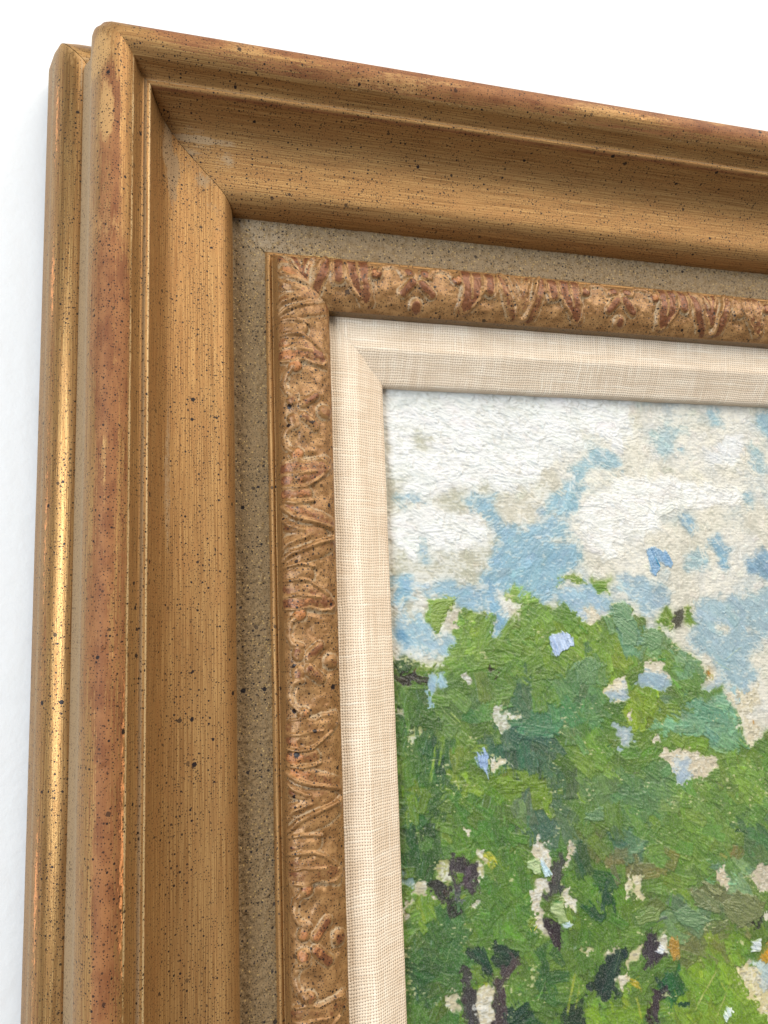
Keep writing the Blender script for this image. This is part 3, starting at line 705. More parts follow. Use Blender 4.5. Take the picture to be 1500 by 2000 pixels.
for pts, c, a in [
    ([(831, 1176), (889, 1160), (887, 1176), (873, 1208), (857, 1245), (839, 1221)], (124, 152, 62), -.2),
    ([(980, 1147), (1007, 1141), (1041, 1157), (1036, 1168), (1017, 1171), (985, 1160)], (118, 152, 66), -.1),
    ([(1100, 1117), (1127, 1125), (1145, 1147), (1116, 1144), (1088, 1139)], (122, 148, 50), .5),
    ([(1151, 1131), (1196, 1120), (1193, 1157), (1169, 1157), (1148, 1139)], (112, 142, 52), .7),
    ([(1287, 1203), (1300, 1189), (1321, 1203), (1316, 1221), (1292, 1213)], (100, 132, 40), .6),
    ([(1332, 1187), (1348, 1192), (1359, 1227), (1340, 1219)], (108, 136, 40), 1.2),
    ([(1236, 1200), (1262, 1212), (1262, 1222), (1240, 1222)], (96, 128, 50), .5),
    ([(885, 1250), (905, 1200), (955, 1200), (950, 1300), (900, 1330), (858, 1330), (860, 1312)], (110, 142, 56), -.1),
    ([(960, 1245), (1010, 1215), (1040, 1175), (1080, 1195), (1060, 1260), (1010, 1280), (960, 1290)], (104, 138, 52), .5),
    ([(1035, 1250), (1075, 1215), (1190, 1215), (1235, 1290), (1220, 1340), (1160, 1340), (1060, 1310)], (112, 142, 48), 1.0),
    ([(1120, 1290), (1160, 1270), (1178, 1300), (1165, 1345), (1120, 1340), (1108, 1310)], (92, 128, 76), 1.2),
    ([(1191, 1181), (1209, 1168), (1231, 1181), (1233, 1205), (1249, 1229), (1255, 1293), (1223, 1291), (1207, 1251), (1191, 1208)], (108, 144, 106), .9),
    ([(1255, 1229), (1281, 1224), (1297, 1240), (1292, 1267), (1271, 1277), (1249, 1256)], (104, 142, 96), .4),
    ([(1295, 1265), (1330, 1262), (1372, 1305), (1365, 1345), (1320, 1340), (1306, 1300)], (110, 146, 100), .7),
    ([(1225, 1345), (1300, 1350), (1310, 1400), (1290, 1440), (1230, 1420)], (116, 142, 40), .9),
    ([(1303, 1379), (1370, 1365), (1417, 1345), (1441, 1413), (1447, 1453), (1393, 1475), (1367, 1435), (1287, 1435), (1284, 1400)], (112, 154, 116), .4),
    ([(1330, 1420), (1365, 1440), (1390, 1475), (1360, 1462), (1300, 1450), (1305, 1425)], (110, 140, 52), .4),
    ([(1040, 1360), (1120, 1330), (1170, 1360), (1180, 1430), (1110, 1440), (1050, 1420)], (88, 126, 70), 1.0),
    ([(768, 1282), (800, 1285), (815, 1310), (800, 1335), (770, 1335)], (52, 76, 40), 1.4),
    ([(805, 1305), (850, 1300), (848, 1318), (815, 1318)], (112, 140, 48), -.4),
    ([(770, 1338), (845, 1330), (845, 1400), (835, 1470), (772, 1480)], (66, 102, 40), 1.5),
    ([(775, 1470), (860, 1440), (870, 1520), (850, 1560), (778, 1560)], (70, 108, 42), 1.4),
    ([(842, 1440), (868, 1420), (872, 1500), (850, 1530)], (48, 88, 48), 1.5),
    ([(860, 1360), (960, 1330), (975, 1390), (930, 1430), (870, 1420)], (92, 122, 58), .6),
    ([(870, 1430), (935, 1420), (940, 1480), (900, 1500), (870, 1480)], (108, 134, 46), .8),
    ([(937, 1440), (1000, 1420), (1073, 1440), (1080, 1500), (1060, 1528), (1010, 1500), (950, 1470)], (64, 98, 72), 1.2),
    ([(985, 1340), (1020, 1310), (1040, 1340), (1030, 1400), (990, 1395)], (78, 108, 72), 1.3),
    ([(990, 1395), (1040, 1390), (1110, 1410), (1080, 1440), (1010, 1430)], (84, 130, 88), .2),
    ([(880, 1505), (945, 1505), (945, 1540), (885, 1570)], (112, 138, 42), .8),
    ([(955, 1507), (1075, 1500), (1080, 1560), (1010, 1570), (960, 1550)], (106, 134, 38), .3),
    ([(1070, 1510), (1120, 1500), (1125, 1560), (1085, 1570)], (74, 104, 66), 1.4),
    ([(1015, 1555), (1080, 1570), (1113, 1580), (1113, 1640), (1060, 1650), (1015, 1610)], (78, 106, 76), 1.2),
    ([(1120, 1500), (1200, 1490), (1230, 1560), (1170, 1590), (1125, 1550)], (96, 128, 70), 1.0),
    ([(1120, 1450), (1200, 1440), (1210, 1500), (1130, 1500)], (104, 136, 52), .8),
    ([(1200, 1500), (1290, 1490), (1330, 1540), (1290, 1600), (1200, 1590)], (96, 130, 74), .7),
    ([(1330, 1540), (1400, 1490), (1500, 1470), (1560, 1500), (1560, 1640), (1440, 1640), (1340, 1620)], (106, 140, 60), .8),
    ([(1430, 1610), (1560, 1600), (1560, 1685), (1460, 1690)], (78, 110, 66), .9),
    ([(1250, 1600), (1400, 1610), (1420, 1680), (1380, 1740), (1290, 1760), (1270, 1690)], (104, 136, 56), .6),
    ([(1180, 1620), (1250, 1610), (1260, 1670), (1190, 1680)], (84, 118, 84), .9),
    ([(1175, 1672), (1240, 1668), (1287, 1690), (1280, 1712), (1190, 1705)], (106, 108, 66), .2),
    ([(1288, 1665), (1310, 1668), (1305, 1690), (1290, 1690)], (120, 116, 58), .3),
    ([(1410, 1645), (1435, 1650), (1438, 1672), (1415, 1672)], (122, 114, 62), .4),
    ([(1365, 1700), (1378, 1702), (1392, 1720), (1375, 1715)], (130, 116, 60), .6),
    ([(1140, 1600), (1185, 1590), (1180, 1640), (1150, 1650)], (98, 118, 60), 1.0),
    ([(796, 1560), (840, 1555), (852, 1640), (845, 1700), (800, 1715), (785, 1690)], (54, 90, 42), 1.5),
    ([(780, 1500), (860, 1530), (850, 1560), (790, 1570)], (100, 130, 36), 1.3),
    ([(855, 1610), (885, 1610), (885, 1645), (860, 1645)], (106, 132, 42), 1.2),
    ([(890, 1560), (1000, 1570), (1000, 1650), (900, 1680), (885, 1640)], (78, 118, 44), 1.1),
    ([(930, 1680), (1030, 1660), (1035, 1780), (990, 1850), (930, 1780)], (86, 124, 46), 1.2),
    ([(820, 1780), (900, 1760), (910, 1850), (890, 1900), (800, 1870), (795, 1800)], (70, 108, 52), 1.0),
    ([(790, 1850), (880, 1860), (890, 1930), (860, 1960), (800, 1960)], (62, 98, 46), .5),
    ([(810, 1770), (850, 1755), (840, 1790), (812, 1805)], (112, 140, 42), .9),
    ([(1110, 1640), (1150, 1640), (1160, 1700), (1120, 1720)], (48, 84, 52), 1.3),
    ([(1110, 1720), (1200, 1710), (1240, 1790), (1180, 1850), (1120, 1850)], (88, 124, 40), 1.1),
    ([(1151, 1765), (1188, 1715), (1199, 1755), (1191, 1781), (1156, 1792)], (36, 78, 52), 1.3),
    ([(1232, 1785), (1280, 1760), (1300, 1775), (1290, 1805), (1240, 1808)], (104, 130, 62), -.2),
    ([(1240, 1770), (1260, 1758), (1262, 1770)], (150, 150, 40), .5),
    ([(1255, 1710), (1278, 1730), (1270, 1760), (1258, 1755)], (80, 104, 46), 1.3),
    ([(1345, 1740), (1370, 1715), (1410, 1745), (1480, 1740), (1490, 1800), (1450, 1812), (1400, 1790), (1350, 1790)], (112, 122, 76), .5),
    ([(1290, 1770), (1345, 1760), (1380, 1795), (1330, 1815), (1290, 1800)], (98, 130, 88), .5),
    ([(1330, 1815), (1420, 1800), (1430, 1860), (1390, 1900), (1330, 1900)], (110, 118, 66), .2),
    ([(1410, 1680), (1480, 1690), (1490, 1730), (1420, 1735)], (128, 158, 116), .5),
    ([(1380, 1690), (1410, 1680), (1405, 1710), (1382, 1712)], (96, 138, 104), .3),
    ([(1340, 1890), (1420, 1830), (1470, 1830), (1440, 1920), (1500, 1980), (1500, 2060), (1300, 2060), (1300, 1940)], (116, 148, 44), 1.0),
    ([(1290, 1810), (1320, 1805), (1322, 1828), (1295, 1828)], (104, 140, 96), .2),
    ([(1100, 1860), (1180, 1850), (1150, 1960), (1100, 1990)], (86, 120, 44), 1.4),
    ([(1150, 1960), (1250, 1940), (1260, 2040), (1150, 2040)], (114, 146, 44), 1.0),
    ([(1300, 1900), (1330, 1885), (1340, 1930), (1300, 1955)], (46, 100, 52), 1.2),
    ([(1045, 1870), (1075, 1850), (1085, 1960), (1060, 1990), (1050, 1940)], (58, 98, 46), 1.5),
    ([(988, 1963), (1047, 1960), (1050, 2040), (988, 2040)], (34, 68, 44), .1),
    ([(880, 1970), (900, 1950), (915, 2010), (890, 2040), (800, 2040), (840, 1980)], (64, 106, 44), 1.2),
]:
    fill(pts, c, 3, a)
# gaps of cream ground and sky through the leaves
for pts, c, kd in [
    ([(879, 1200), (895, 1196), (905, 1215), (898, 1226), (882, 1222)], (216, 206, 186), 4), ([(897, 1327), (915, 1318), (924, 1335), (908, 1342)], (188, 190, 178), 4),
    ([(842, 1315), (860, 1322), (870, 1340), (850, 1352), (843, 1380), (838, 1378), (845, 1345)], (150, 184, 208), 2),
    ([(1241, 1320), (1257, 1299), (1297, 1293), (1308, 1325), (1305, 1341), (1244, 1344)], (228, 218, 194), 4), ([(1243, 1325), (1290, 1318), (1305, 1338), (1290, 1346), (1246, 1345)], (150, 176, 200), 2),
    ([(1177, 1341), (1225, 1328), (1231, 1363), (1207, 1368), (1180, 1355)], (228, 216, 180), 4), ([(1182, 1350), (1228, 1350), (1228, 1364), (1190, 1362)], (152, 172, 196), 2),
    ([(1207, 1421), (1231, 1421), (1231, 1459), (1207, 1456)], (166, 184, 200), 2), ([(1222, 1380), (1230, 1385), (1232, 1402), (1224, 1402)], (222, 206, 176), 4),
    ([(1279, 1440), (1290, 1436), (1292, 1455), (1282, 1458)], (210, 200, 180), 4),
    ([(1292, 1480), (1319, 1459), (1361, 1459), (1383, 1480), (1399, 1477), (1380, 1515), (1348, 1512), (1343, 1531), (1327, 1528), (1321, 1504), (1297, 1483)], (226, 212, 184), 4),
    ([(1318, 1484), (1345, 1480), (1350, 1505), (1340, 1528), (1328, 1522)], (164, 180, 204), 2),
    ([(1420, 1346), (1484, 1342), (1484, 1370), (1450, 1395), (1495, 1425), (1473, 1450), (1455, 1448), (1443, 1400)], (228, 216, 186), 4),
    ([(959, 1387), (985, 1383), (993, 1410), (975, 1425), (962, 1415)], (186, 190, 158), 4), ([(990, 1398), (1020, 1392), (1018, 1404), (992, 1406)], (200, 198, 160), 4),
    ([(775, 1392), (790, 1390), (788, 1408), (778, 1410)], (176, 182, 140), 4), ([(805, 1425), (824, 1415), (822, 1445), (808, 1450)], (166, 176, 110), 4),
    ([(956, 1477), (970, 1482), (990, 1488), (1002, 1500), (975, 1503), (958, 1508)], (226, 214, 180), 4),
    ([(902, 1620), (912, 1625), (912, 1638), (903, 1636)], (216, 206, 168), 4),
    ([(812, 1722), (830, 1718), (838, 1755), (822, 1762), (810, 1745)], (206, 196, 166), 4), ([(788, 1704), (812, 1715), (806, 1728), (790, 1722)], (126, 154, 168), 2),
    ([(856, 1690), (874, 1672), (880, 1715), (870, 1735), (858, 1720)], (176, 176, 118), 4), ([(915, 1690), (935, 1695), (945, 1705), (925, 1722)], (196, 190, 140), 4),
    ([(930, 1668), (942, 1664), (944, 1690), (932, 1690)], (196, 190, 146), 4), ([(922, 1752), (940, 1750), (938, 1760), (922, 1762)], (204, 194, 150), 4),
    ([(792, 1762), (806, 1757), (800, 1790), (792, 1800)], (200, 192, 156), 4),
    ([(1047, 1630), (1062, 1634), (1082, 1667), (1084, 1700), (1060, 1705), (1045, 1670), (1028, 1672), (1040, 1655)], (218, 208, 182), 4),
    ([(1100, 1667), (1113, 1643), (1121, 1648), (1111, 1680), (1108, 1699)], (222, 208, 178), 4), ([(1041, 1718), (1075, 1722), (1063, 1755), (1057, 1800), (1041, 1798)], (220, 208, 182), 4),
    ([(1044, 1800), (1060, 1795), (1075, 1829), (1064, 1836), (1048, 1818)], (226, 216, 188), 4), ([(1103, 1744), (1115, 1735), (1124, 1760), (1118, 1778), (1105, 1772)], (222, 212, 176), 4),
    ([(1217, 1717), (1233, 1711), (1233, 1740), (1222, 1760), (1217, 1740)], (228, 218, 176), 4), ([(1236, 1712), (1248, 1702), (1257, 1715), (1257, 1758), (1246, 1758), (1238, 1735)], (230, 218, 176), 4),
    ([(1231, 1861), (1255, 1843), (1255, 1880), (1231, 1896)], (222, 210, 168), 4), ([(1207, 1904), (1228, 1897), (1230, 1925), (1215, 1936), (1207, 1920)], (214, 204, 170), 4),
    ([(1172, 1880), (1200, 1845), (1204, 1855), (1185, 1878)], (214, 206, 168), 4), ([(1145, 1845), (1155, 1848), (1152, 1868), (1145, 1862)], (204, 200, 150), 4),
    ([(1400, 1705), (1420, 1690), (1428, 1730), (1418, 1735), (1408, 1725)], (222, 206, 176), 4), ([(1468, 1700), (1500, 1688), (1520, 1690), (1515, 1725), (1480, 1735), (1465, 1720)], (216, 202, 178), 4),
    ([(1487, 1775), (1510, 1770), (1510, 1800), (1492, 1795)], (226, 220, 200), 4),
    ([(932, 1941), (964, 1925), (970, 1890), (962, 1960), (962, 2020), (935, 2010)], (218, 206, 176), 4), ([(860, 1952), (885, 1942), (897, 1950), (890, 1975), (868, 1979)], (212, 202, 170), 4),
    ([(1443, 1893), (1470, 1885), (1500, 1930), (1520, 1990), (1500, 1985), (1460, 1940)], (230, 216, 166), 4), ([(1478, 1885), (1530, 1875), (1530, 1930), (1490, 1930)], (176, 194, 196), 2),
    ([(1278, 1832), (1298, 1822), (1300, 1866), (1282, 1862)], (226, 226, 208), 4), ([(1462, 1400), (1470, 1395), (1472, 1405)], (200, 130, 40), 4)]:
    fill(pts, c, kd, .8 if kd == 2 else None)
# limbs and darks
for pts, c, a in [
    ([(772, 1319), (800, 1313), (813, 1316), (808, 1330), (795, 1338), (772, 1335)], (46, 40, 28), .3), ([(951, 1305), (962, 1302), (965, 1320), (955, 1322)], (66, 62, 34), 1.3),
    ([(873, 1676), (890, 1675), (925, 1700), (924, 1730), (900, 1747), (893, 1715), (876, 1715)], (66, 56, 62), 1.5), ([(833, 1722), (842, 1718), (876, 1740), (878, 1765), (855, 1770), (846, 1755)], (50, 50, 44), .9),
    ([(880, 1735), (905, 1740), (912, 1752), (888, 1762)], (96, 104, 106), 1.2),
    ([(1087, 1677), (1100, 1672), (1105, 1715), (1103, 1744), (1068, 1755), (1073, 1720)], (76, 76, 70), 1.4), ([(1057, 1792), (1072, 1798), (1097, 1813), (1100, 1837), (1087, 1851), (1073, 1829), (1057, 1808)], (52, 38, 46), 1.1),
    ([(897, 1880), (911, 1883), (927, 1933), (935, 1973), (936, 2010), (916, 2000), (900, 1947), (893, 1920)], (66, 62, 62), 1.2),
    ([(975, 1885), (1012, 1867), (1012, 1893), (991, 1915), (980, 1960), (988, 2020), (959, 2020), (967, 1955)], (78, 64, 64), 1.5),
    ([(911, 1856), (937, 1840), (961, 1883), (961, 1907), (935, 1880)], (28, 64, 48), 1.0), ([(967, 1845), (1012, 1856), (1007, 1880), (975, 1885), (965, 1862)], (30, 62, 46), .4),
    ([(1260, 1821), (1276, 1821), (1281, 1851), (1281, 1888), (1263, 1893), (1259, 1850)], (58, 48, 58), 1.5), ([(1273, 1939), (1289, 1939), (1287, 1984), (1271, 1984)], (64, 52, 58), 1.5),
    ([(1180, 1872), (1212, 1851), (1228, 1880), (1204, 1907), (1201, 1939), (1188, 1960), (1145, 1947), (1161, 1907)], (28, 58, 48), 1.1), ([(1100, 1960), (1140, 1950), (1150, 2030), (1100, 2030)], (36, 64, 40), .3),
    ([(1262, 1975), (1275, 1960), (1275, 2000), (1265, 2000)], (58, 50, 36), 1.4), ([(1318, 1200), (1330, 1185), (1336, 1222), (1322, 1225)], (84, 82, 62), 1.2), ([(1470, 1792), (1490, 1788), (1485, 1805), (1472, 1806)], (44, 50, 30), .2),
    ([(1283, 1905), (1300, 1920), (1296, 1940), (1286, 1935)], (26, 70, 56), 1.2), ([(1315, 1955), (1345, 1958), (1345, 1970), (1320, 1968)], (24, 78, 44), .2), ([(808, 1315), (813, 1315), (812, 1322)], (120, 40, 24), 0)]:
    fill(pts, c, 5, a)
for pts, c in [([(924, 1920), (953, 1915), (950, 1939), (928, 1938)], (162, 172, 34)), ([(1225, 1940), (1240, 1915), (1252, 1917), (1232, 1945)], (216, 188, 36)), ([(1211, 1955), (1220, 1955), (1219, 1968), (1212, 1966)], (222, 176, 40)),
               ([(1297, 1827), (1324, 1827), (1329, 1864), (1316, 1880), (1300, 1864)], (172, 132, 48)), ([(1488, 1838), (1510, 1835), (1510, 1885), (1490, 1880)], (186, 142, 42)), ([(1380, 1310), (1388, 1302), (1386, 1318), (1376, 1322)], (190, 124, 34)),
               ([(1335, 1360), (1350, 1355), (1345, 1372), (1336, 1370)], (176, 138, 40)), ([(948, 1675), (963, 1668), (960, 1680), (950, 1682)], (204, 190, 50))]:
    fill(pts, c, 3, 1.0)
# beyond what the photograph shows: the wood goes on
sxm = np.where(bx > 170, 340 - bx, bx); sym = np.where(bx > 170, by + 14 * np.sin(bx * .045), by)
sym = np.where(by > 228, 226 - (by - 228) * .42, sym)
si = np.clip(((sxm - X0) / RES), 0, NW - 1).astype(int); sj = np.clip(((sym - Y0) / RES), 0, NH - 1).astype(int)
guide = guide[sj, si]; kind_map = kind_map[sj, si]; ang = ang[sj, si]
far = (bx > 168) | (by > 226)
lf = kind_map == 3
mean = guide[lf].mean(0)
guide[lf] = np.clip(mean + (guide[lf] - mean) * 1.22 + np.array([.0, .01, -.01]), 0.02, 1)
guide[kind_map == 5] *= .82
bl_ = kind_map == 2
guide[bl_] = (guide[bl_] * .76 + guide[bl_].mean(-1, keepdims=True) * .24) * np.array([.97, 1.0, .985])
zn = vnoise(NH, NW, 62, 80, 53, 3)[..., None]; zb = vnoise(NH, NW, 48, 60, 54, 3)[..., None]
open_ = (kind_map == 0)[..., None] & (bx > 52)[..., None]
guide = guide + open_ * (.75 * sstep(.46, .60, zn) * (np.array([.925, .92, .90]) - guide))
guide = guide + open_ * (.42 * sstep(.54, .66, zb) * (np.array([.68, .76, .80]) - guide))
# neighbouring greens were worked into one another
wsum = blur(blur(lf.astype(float), 10), 8)
for k in range(3):
    bk = blur(blur(np.where(lf, guide[..., k], 0.0), 10), 8) / np.maximum(wsum, 1e-3)
    guide[..., k] = np.where(lf, guide[..., k] * .62 + bk * .38, guide[..., k])
# slow colour drift inside every patch
drift = (vnoise(NH, NW, 26, 26, 51, 3) - .5)[..., None]; drift2 = (vnoise(NH, NW, 14, 14, 52, 3) - .5)
leafm = (kind_map == 3)[..., None]
guide += leafm * (drift * np.array([.16, .12, .02]) + drift2[..., None] * np.array([.02, .07, .10]))
guide = np.clip(guide + (~leafm) * drift * .05, 0, 1)

# ---- brush work
soft_ = np.stack([blur(blur(guide[..., k].astype(float), 7), 6) for k in range(3)], -1)
skym = blur(np.isin(kind_map, (0, 1, 2)).astype(float), 4)[..., None]
col = np.stack([blur(guide[..., k].astype(float), 3) for k in range(3)], -1)
col = col + skym * .8 * (soft_ - col)

weave = (np.cos(bx * 2 * math.pi / .95) * .5 + np.cos(by * 2 * math.pi / .95) * .5)
grain = vnoise(NH, NW, 4, 4, 61, 2)
hgt = (.035 * weave + .10 * (grain - .5)).astype(np.float32)
BN = 512
bnoise = vnoise(BN, BN, 22, 3.2, 71, 3)           # bristle tracks: long one way, thin the other

def brush(cx, cy, a, ln, wd, c, thick, dry, curve, keep=.16, jit=.10):
    R_ = math.hypot(ln, wd) + abs(curve) * ln
    i0, i1 = max(0, int((cx - R_ - X0) / RES)), min(NW, int((cx + R_ - X0) / RES) + 1)
    j0, j1 = max(0, int((cy - R_ - Y0) / RES)), min(NH, int((cy + R_ - Y0) / RES) + 1)
    if i1 - i0 < 3 or j1 - j0 < 3: return
    X = bx[j0:j1, i0:i1] - cx; Y = by[j0:j1, i0:i1] - cy
    ca, sa = math.cos(a), math.sin(a)
    s = (X * ca + Y * sa) / ln; t = (-X * sa + Y * ca) / wd
    t = t + curve * (s * s - .3) * ln / wd
    o1, o2 = random.randrange(BN), random.randrange(BN)
    br = bnoise[(((s + 1) * ln * 9).astype(int) + o1) % BN, (((t + 1) * wd * 9).astype(int) + o2) % BN]
    br = (br - .5) * 1.9 + .5
    edge = sstep(1.0, .80, np.abs(t) + .20 * (br - .5)) * sstep(1.0, .86, np.abs(s) + .28 * (br - .5))
    g = grain[j0:j1, i0:i1]
    al = edge * sstep(dry - .18, dry + .12, br * .55 + g * .45 - .22 * dry * (s + 1) * .5)
    if keep:
        df = np.abs(guide[j0:j1, i0:i1] - c).sum(-1)
        al = al * sstep(keep + .14, keep - .10, df + (br - .5) * .35)
    al = al * .93
    cc = np.asarray(c)[None, None] * (1 + jit * 2.2 * (br - .5))[..., None]
    cl = col[j0:j1, i0:i1]; cl += al[..., None] * (cc - cl)
    hh = hgt[j0:j1, i0:i1]
    rim = np.exp(-((np.abs(t) - .86) / .13) ** 2) * .75 + sstep(.55, .92, s) * sstep(1.02, .95, s) * .9
    hh += al * (hh * -.55 + thick * (.25 + 1.0 * br + rim))

def scatter(n, kinds, lnr, wdr, thr, dryr, aj, jit, keep, cv=.12, drag=0.0, far_only=False):
    k = 0
    while k < n:
        i = random.randrange(NW); j = random.randrange(NH)
        isfar = gx[i] > 170 or gy[j] > 230
        if isfar != far_only and (far_only or random.random() < .9): k += .01; continue
        if kind_map[j, i] not in kinds: k += .04; continue
        c = guide[j, i] * (1 + random.gauss(0, jit * 1.6)) + np.array([random.gauss(0, jit * .45), random.gauss(0, jit * .35), random.gauss(0, jit * .35)])
        th_, ln_ = ang[j, i] + random.gauss(0, aj), random.uniform(*lnr)
        if drag:                                   # the loaded brush drags its colour on
            gi = min(NW - 1, max(0, int(i - drag * ln_ * math.cos(th_) / RES))); gj = min(NH - 1, max(0, int(j - drag * ln_ * math.sin(th_) / RES)))
            if kind_map[gj, gi] in kinds or kind_map[gj, gi] == 5: c = guide[gj, gi] * (1 + random.gauss(0, jit * 1.6))
        brush(gx[i], gy[j], th_, ln_, random.uniform(*wdr), np.clip(c, 0.02, .97), random.uniform(*thr), random.uniform(*dryr), random.gauss(0, cv), keep)
        k += 1

scatter(2400, (3,), (3.0, 6.4), (1.6, 3.2), (.12, .26), (.06, .26), .40, .032, .52)
scatter(900, (3,), (2.2, 4.6), (1.0, 2.0), (.14, .30), (.20, .42), .40, .045, .72, drag=.9)
scatter(1500, (3,), (3.5, 7.0), (2.0, 3.8), (.14, .28), (.06, .30), .45, .05, .6, drag=.5, far_only=True)
scatter(300, (0, 1, 2), (3.0, 6.0), (1.6, 3.0), (.10, .2), (.2, .45), .45, .03, .6, far_only=True)
# the later touches go over the leaves again
again = np.isin(kind_map, (2, 4, 5)).astype(np.float32) * np.clip(sstep(.30, .55, vnoise(NH, NW, 5, 3, 95, 2)) + .25, 0, 1)
col += again[..., None] * .85 * (guide - col)
scatter(420, (3,), (1.0, 2.8), (.3, .8), (.10, .26), (.30, .50), .6, .080, .8)
scatter(1100, (2,), (2.0, 4.6), (.9, 2.0), (.06, .16), (.30, .50), .35, .024, .75)
scatter(500, (0, 1, 2), (1.6, 4.0), (.7, 1.8), (.05, .14), (.36, .56), .5, .02, .9, drag=.8)
scatter(1300, (1,), (2.6, 5.5), (.8, 1.7), (.10, .22), (.26, .44), .25, .016, .52, .22)
scatter(1000, (0,), (1.2, 3.0), (.6, 1.5), (.06, .15), (.36, .54), .8, .022, .40)
scatter(650, (4,), (.8, 1.8), (.4, .9), (.06, .16), (.30, .50), .8, .02, .45)
scatter(700, (5,), (1.6, 3.4), (.4, .9), (.07, .18), (.22, .46), .25, .040, .45)

# single long touches: trunks, twigs, bright blades
for (xa, ya, xb, yb, wd, c, dry) in [
    (902, 1882, 920, 1940, .9, (62, 58, 58), .25), (912, 1925, 935, 2010, 1.1, (58, 54, 54), .28), (1006, 1872, 978, 1930, 1.2, (72, 58, 60), .30), (980, 1925, 972, 2010, 1.3, (66, 52, 54), .28),
    (880, 1680, 894, 1745, 1.0, (62, 54, 58), .34), (915, 1692, 914, 1738, 1.2, (76, 62, 74), .40), (842, 1722, 866, 1766, .9, (46, 46, 40), .34), (1094, 1674, 1080, 1752, 1.3, (74, 74, 70), .36),
    (1064, 1796, 1090, 1850, 1.1, (50, 36, 44), .26), (1268, 1822, 1272, 1892, 1.0, (56, 46, 56), .28), (1281, 1938, 1279, 1986, 1.1, (62, 50, 56), .30), (1186, 1716, 1174, 1782, .9, (34, 74, 50), .30),
    (1122, 1900, 1106, 1985, .5, (152, 162, 56), .38), (1135, 1905, 1122, 1975, .4, (146, 158, 60), .42), (1400, 1892, 1352, 1978, .4, (170, 178, 96), .40), (1430, 1905, 1398, 1990, .35, (176, 182, 104), .42), (1242, 1945, 1252, 1992, .5, (150, 160, 52), .36),
    (852, 1452, 838, 1532, .6, (128, 158, 52), .40), (866, 1440, 856, 1500, .5, (120, 150, 54), .42), (806, 1570, 826, 1692, .5, (98, 134, 60), .44), (792, 1580, 800, 1640, .5, (112, 140, 44), .42), (784, 1340, 800, 1440, .8, (84, 124, 46), .36), (822, 1345, 812, 1450, .8, (60, 98, 40), .34),
    (1010, 1200, 965, 1262, 1.3, (118, 150, 60), .24), (1058, 1190, 1005, 1260, 1.2, (110, 146, 56), .26), (1075, 1215, 1040, 1290, 1.2, (104, 138, 52), .28), (948, 1208, 930, 1300, 1.6, (116, 148, 58), .24), (915, 1210, 892, 1300, 1.5, (112, 144, 56), .26),
    (940, 1850, 958, 1900, 1.0, (24, 62, 44), .28), (925, 1852, 948, 1885, .9, (30, 70, 46), .30), (1120, 1660, 1142, 1712, .9, (44, 84, 52), .30), (1210, 1858, 1180, 1945, 1.6, (28, 60, 48), .26)]:
    (x0_, y0_), (x1_, y1_) = lay([(xa, ya), (xb, yb)])
    brush((x0_ + x1_) / 2, (y0_ + y1_) / 2, math.atan2(y1_ - y0_, x1_ - x0_), math.hypot(x1_ - x0_, y1_ - y0_) / 2, wd, np.array(c) / 255., .16, dry, random.gauss(0, .03), 0)

# scumbled crumbs of pale paint catching the tooth of the sky, bare ground specks in the leaves
cr = vnoise(NH, NW, 4.2, 4.2, 81, 2); zone = vnoise(NH, NW, 34, 34, 82, 3)
cr2 = vnoise(NH, NW, 2.6, 9.0, 83, 2)
mixn = cr * .5 + cr2 * .5
sky0 = np.isin(kind_map, (0, 4))
col -= (sky0 * .045)[..., None] * np.array([1.0, 1.0, 1.05])
m = sky0 * sstep(.42, .66, mixn + (zone - .5) * .45)
tint = np.where((bx > 62)[..., None], np.array([.95, .925, .855]), np.array([.935, .935, .91]))
col += (m * .72)[..., None] * (tint - col); hgt += (m * .08).astype(np.float32)
wht = kind_map == 1
m = wht * sstep(.50, .62, mixn + (zone - .5) * .15)
col += (m * .55)[..., None] * (np.array([.95, .95, .935]) - col); hgt += (m * .05).astype(np.float32)
pit = np.isin(kind_map, (0, 1)) * sstep(.44, .30, mixn + (zone - .5) * .25)
col += (pit * .30)[..., None] * (np.array([.62, .61, .54]) - col); hgt -= (pit * .045).astype(np.float32)
near = blur(blur(np.isin(kind_map, (0, 1, 4)).astype(float), 8), 6)
m = (kind_map == 2) * sstep(.56, .66, mixn + (zone - .5) * .2 + near * .34 - .05)
col += (m * .70)[..., None] * (np.array([.86, .87, .83]) - col); hgt += (m * .09).astype(np.float32)
spk = vnoise(NH, NW, 34, 30, 84, 3)
m = (kind_map == 3) * sstep(.78, .84, cr2 * .55 + cr * .45 + (spk - .5) * .55 + near * .35)
col += (m * .85)[..., None] * (np.array([.80, .80, .60]) - col)
m = (kind_map == 3) * sstep(.64, .76, vnoise(NH, NW, 7, 2.6, 85, 2))
col += (m * .16)[..., None] * (np.array([.62, .68, .30]) - col); hgt += (m * .05).astype(np.float32)
m = (kind_map == 3) * sstep(.36, .26, vnoise(NH, NW, 6, 3.0, 86, 2))
col += (m * .20)[..., None] * (np.array([.17, .27, .14]) - col)
m = (kind_map == 4) * sstep(.62, .72, cr2)
col += (m * .6)[..., None] * (np.array([.55, .52, .42]) - col)
soft_ = np.stack([blur(blur(col[..., k].astype(float), 4), 3) for k in range(3)], -1)
col = col + skym * .38 * (soft_ - col)
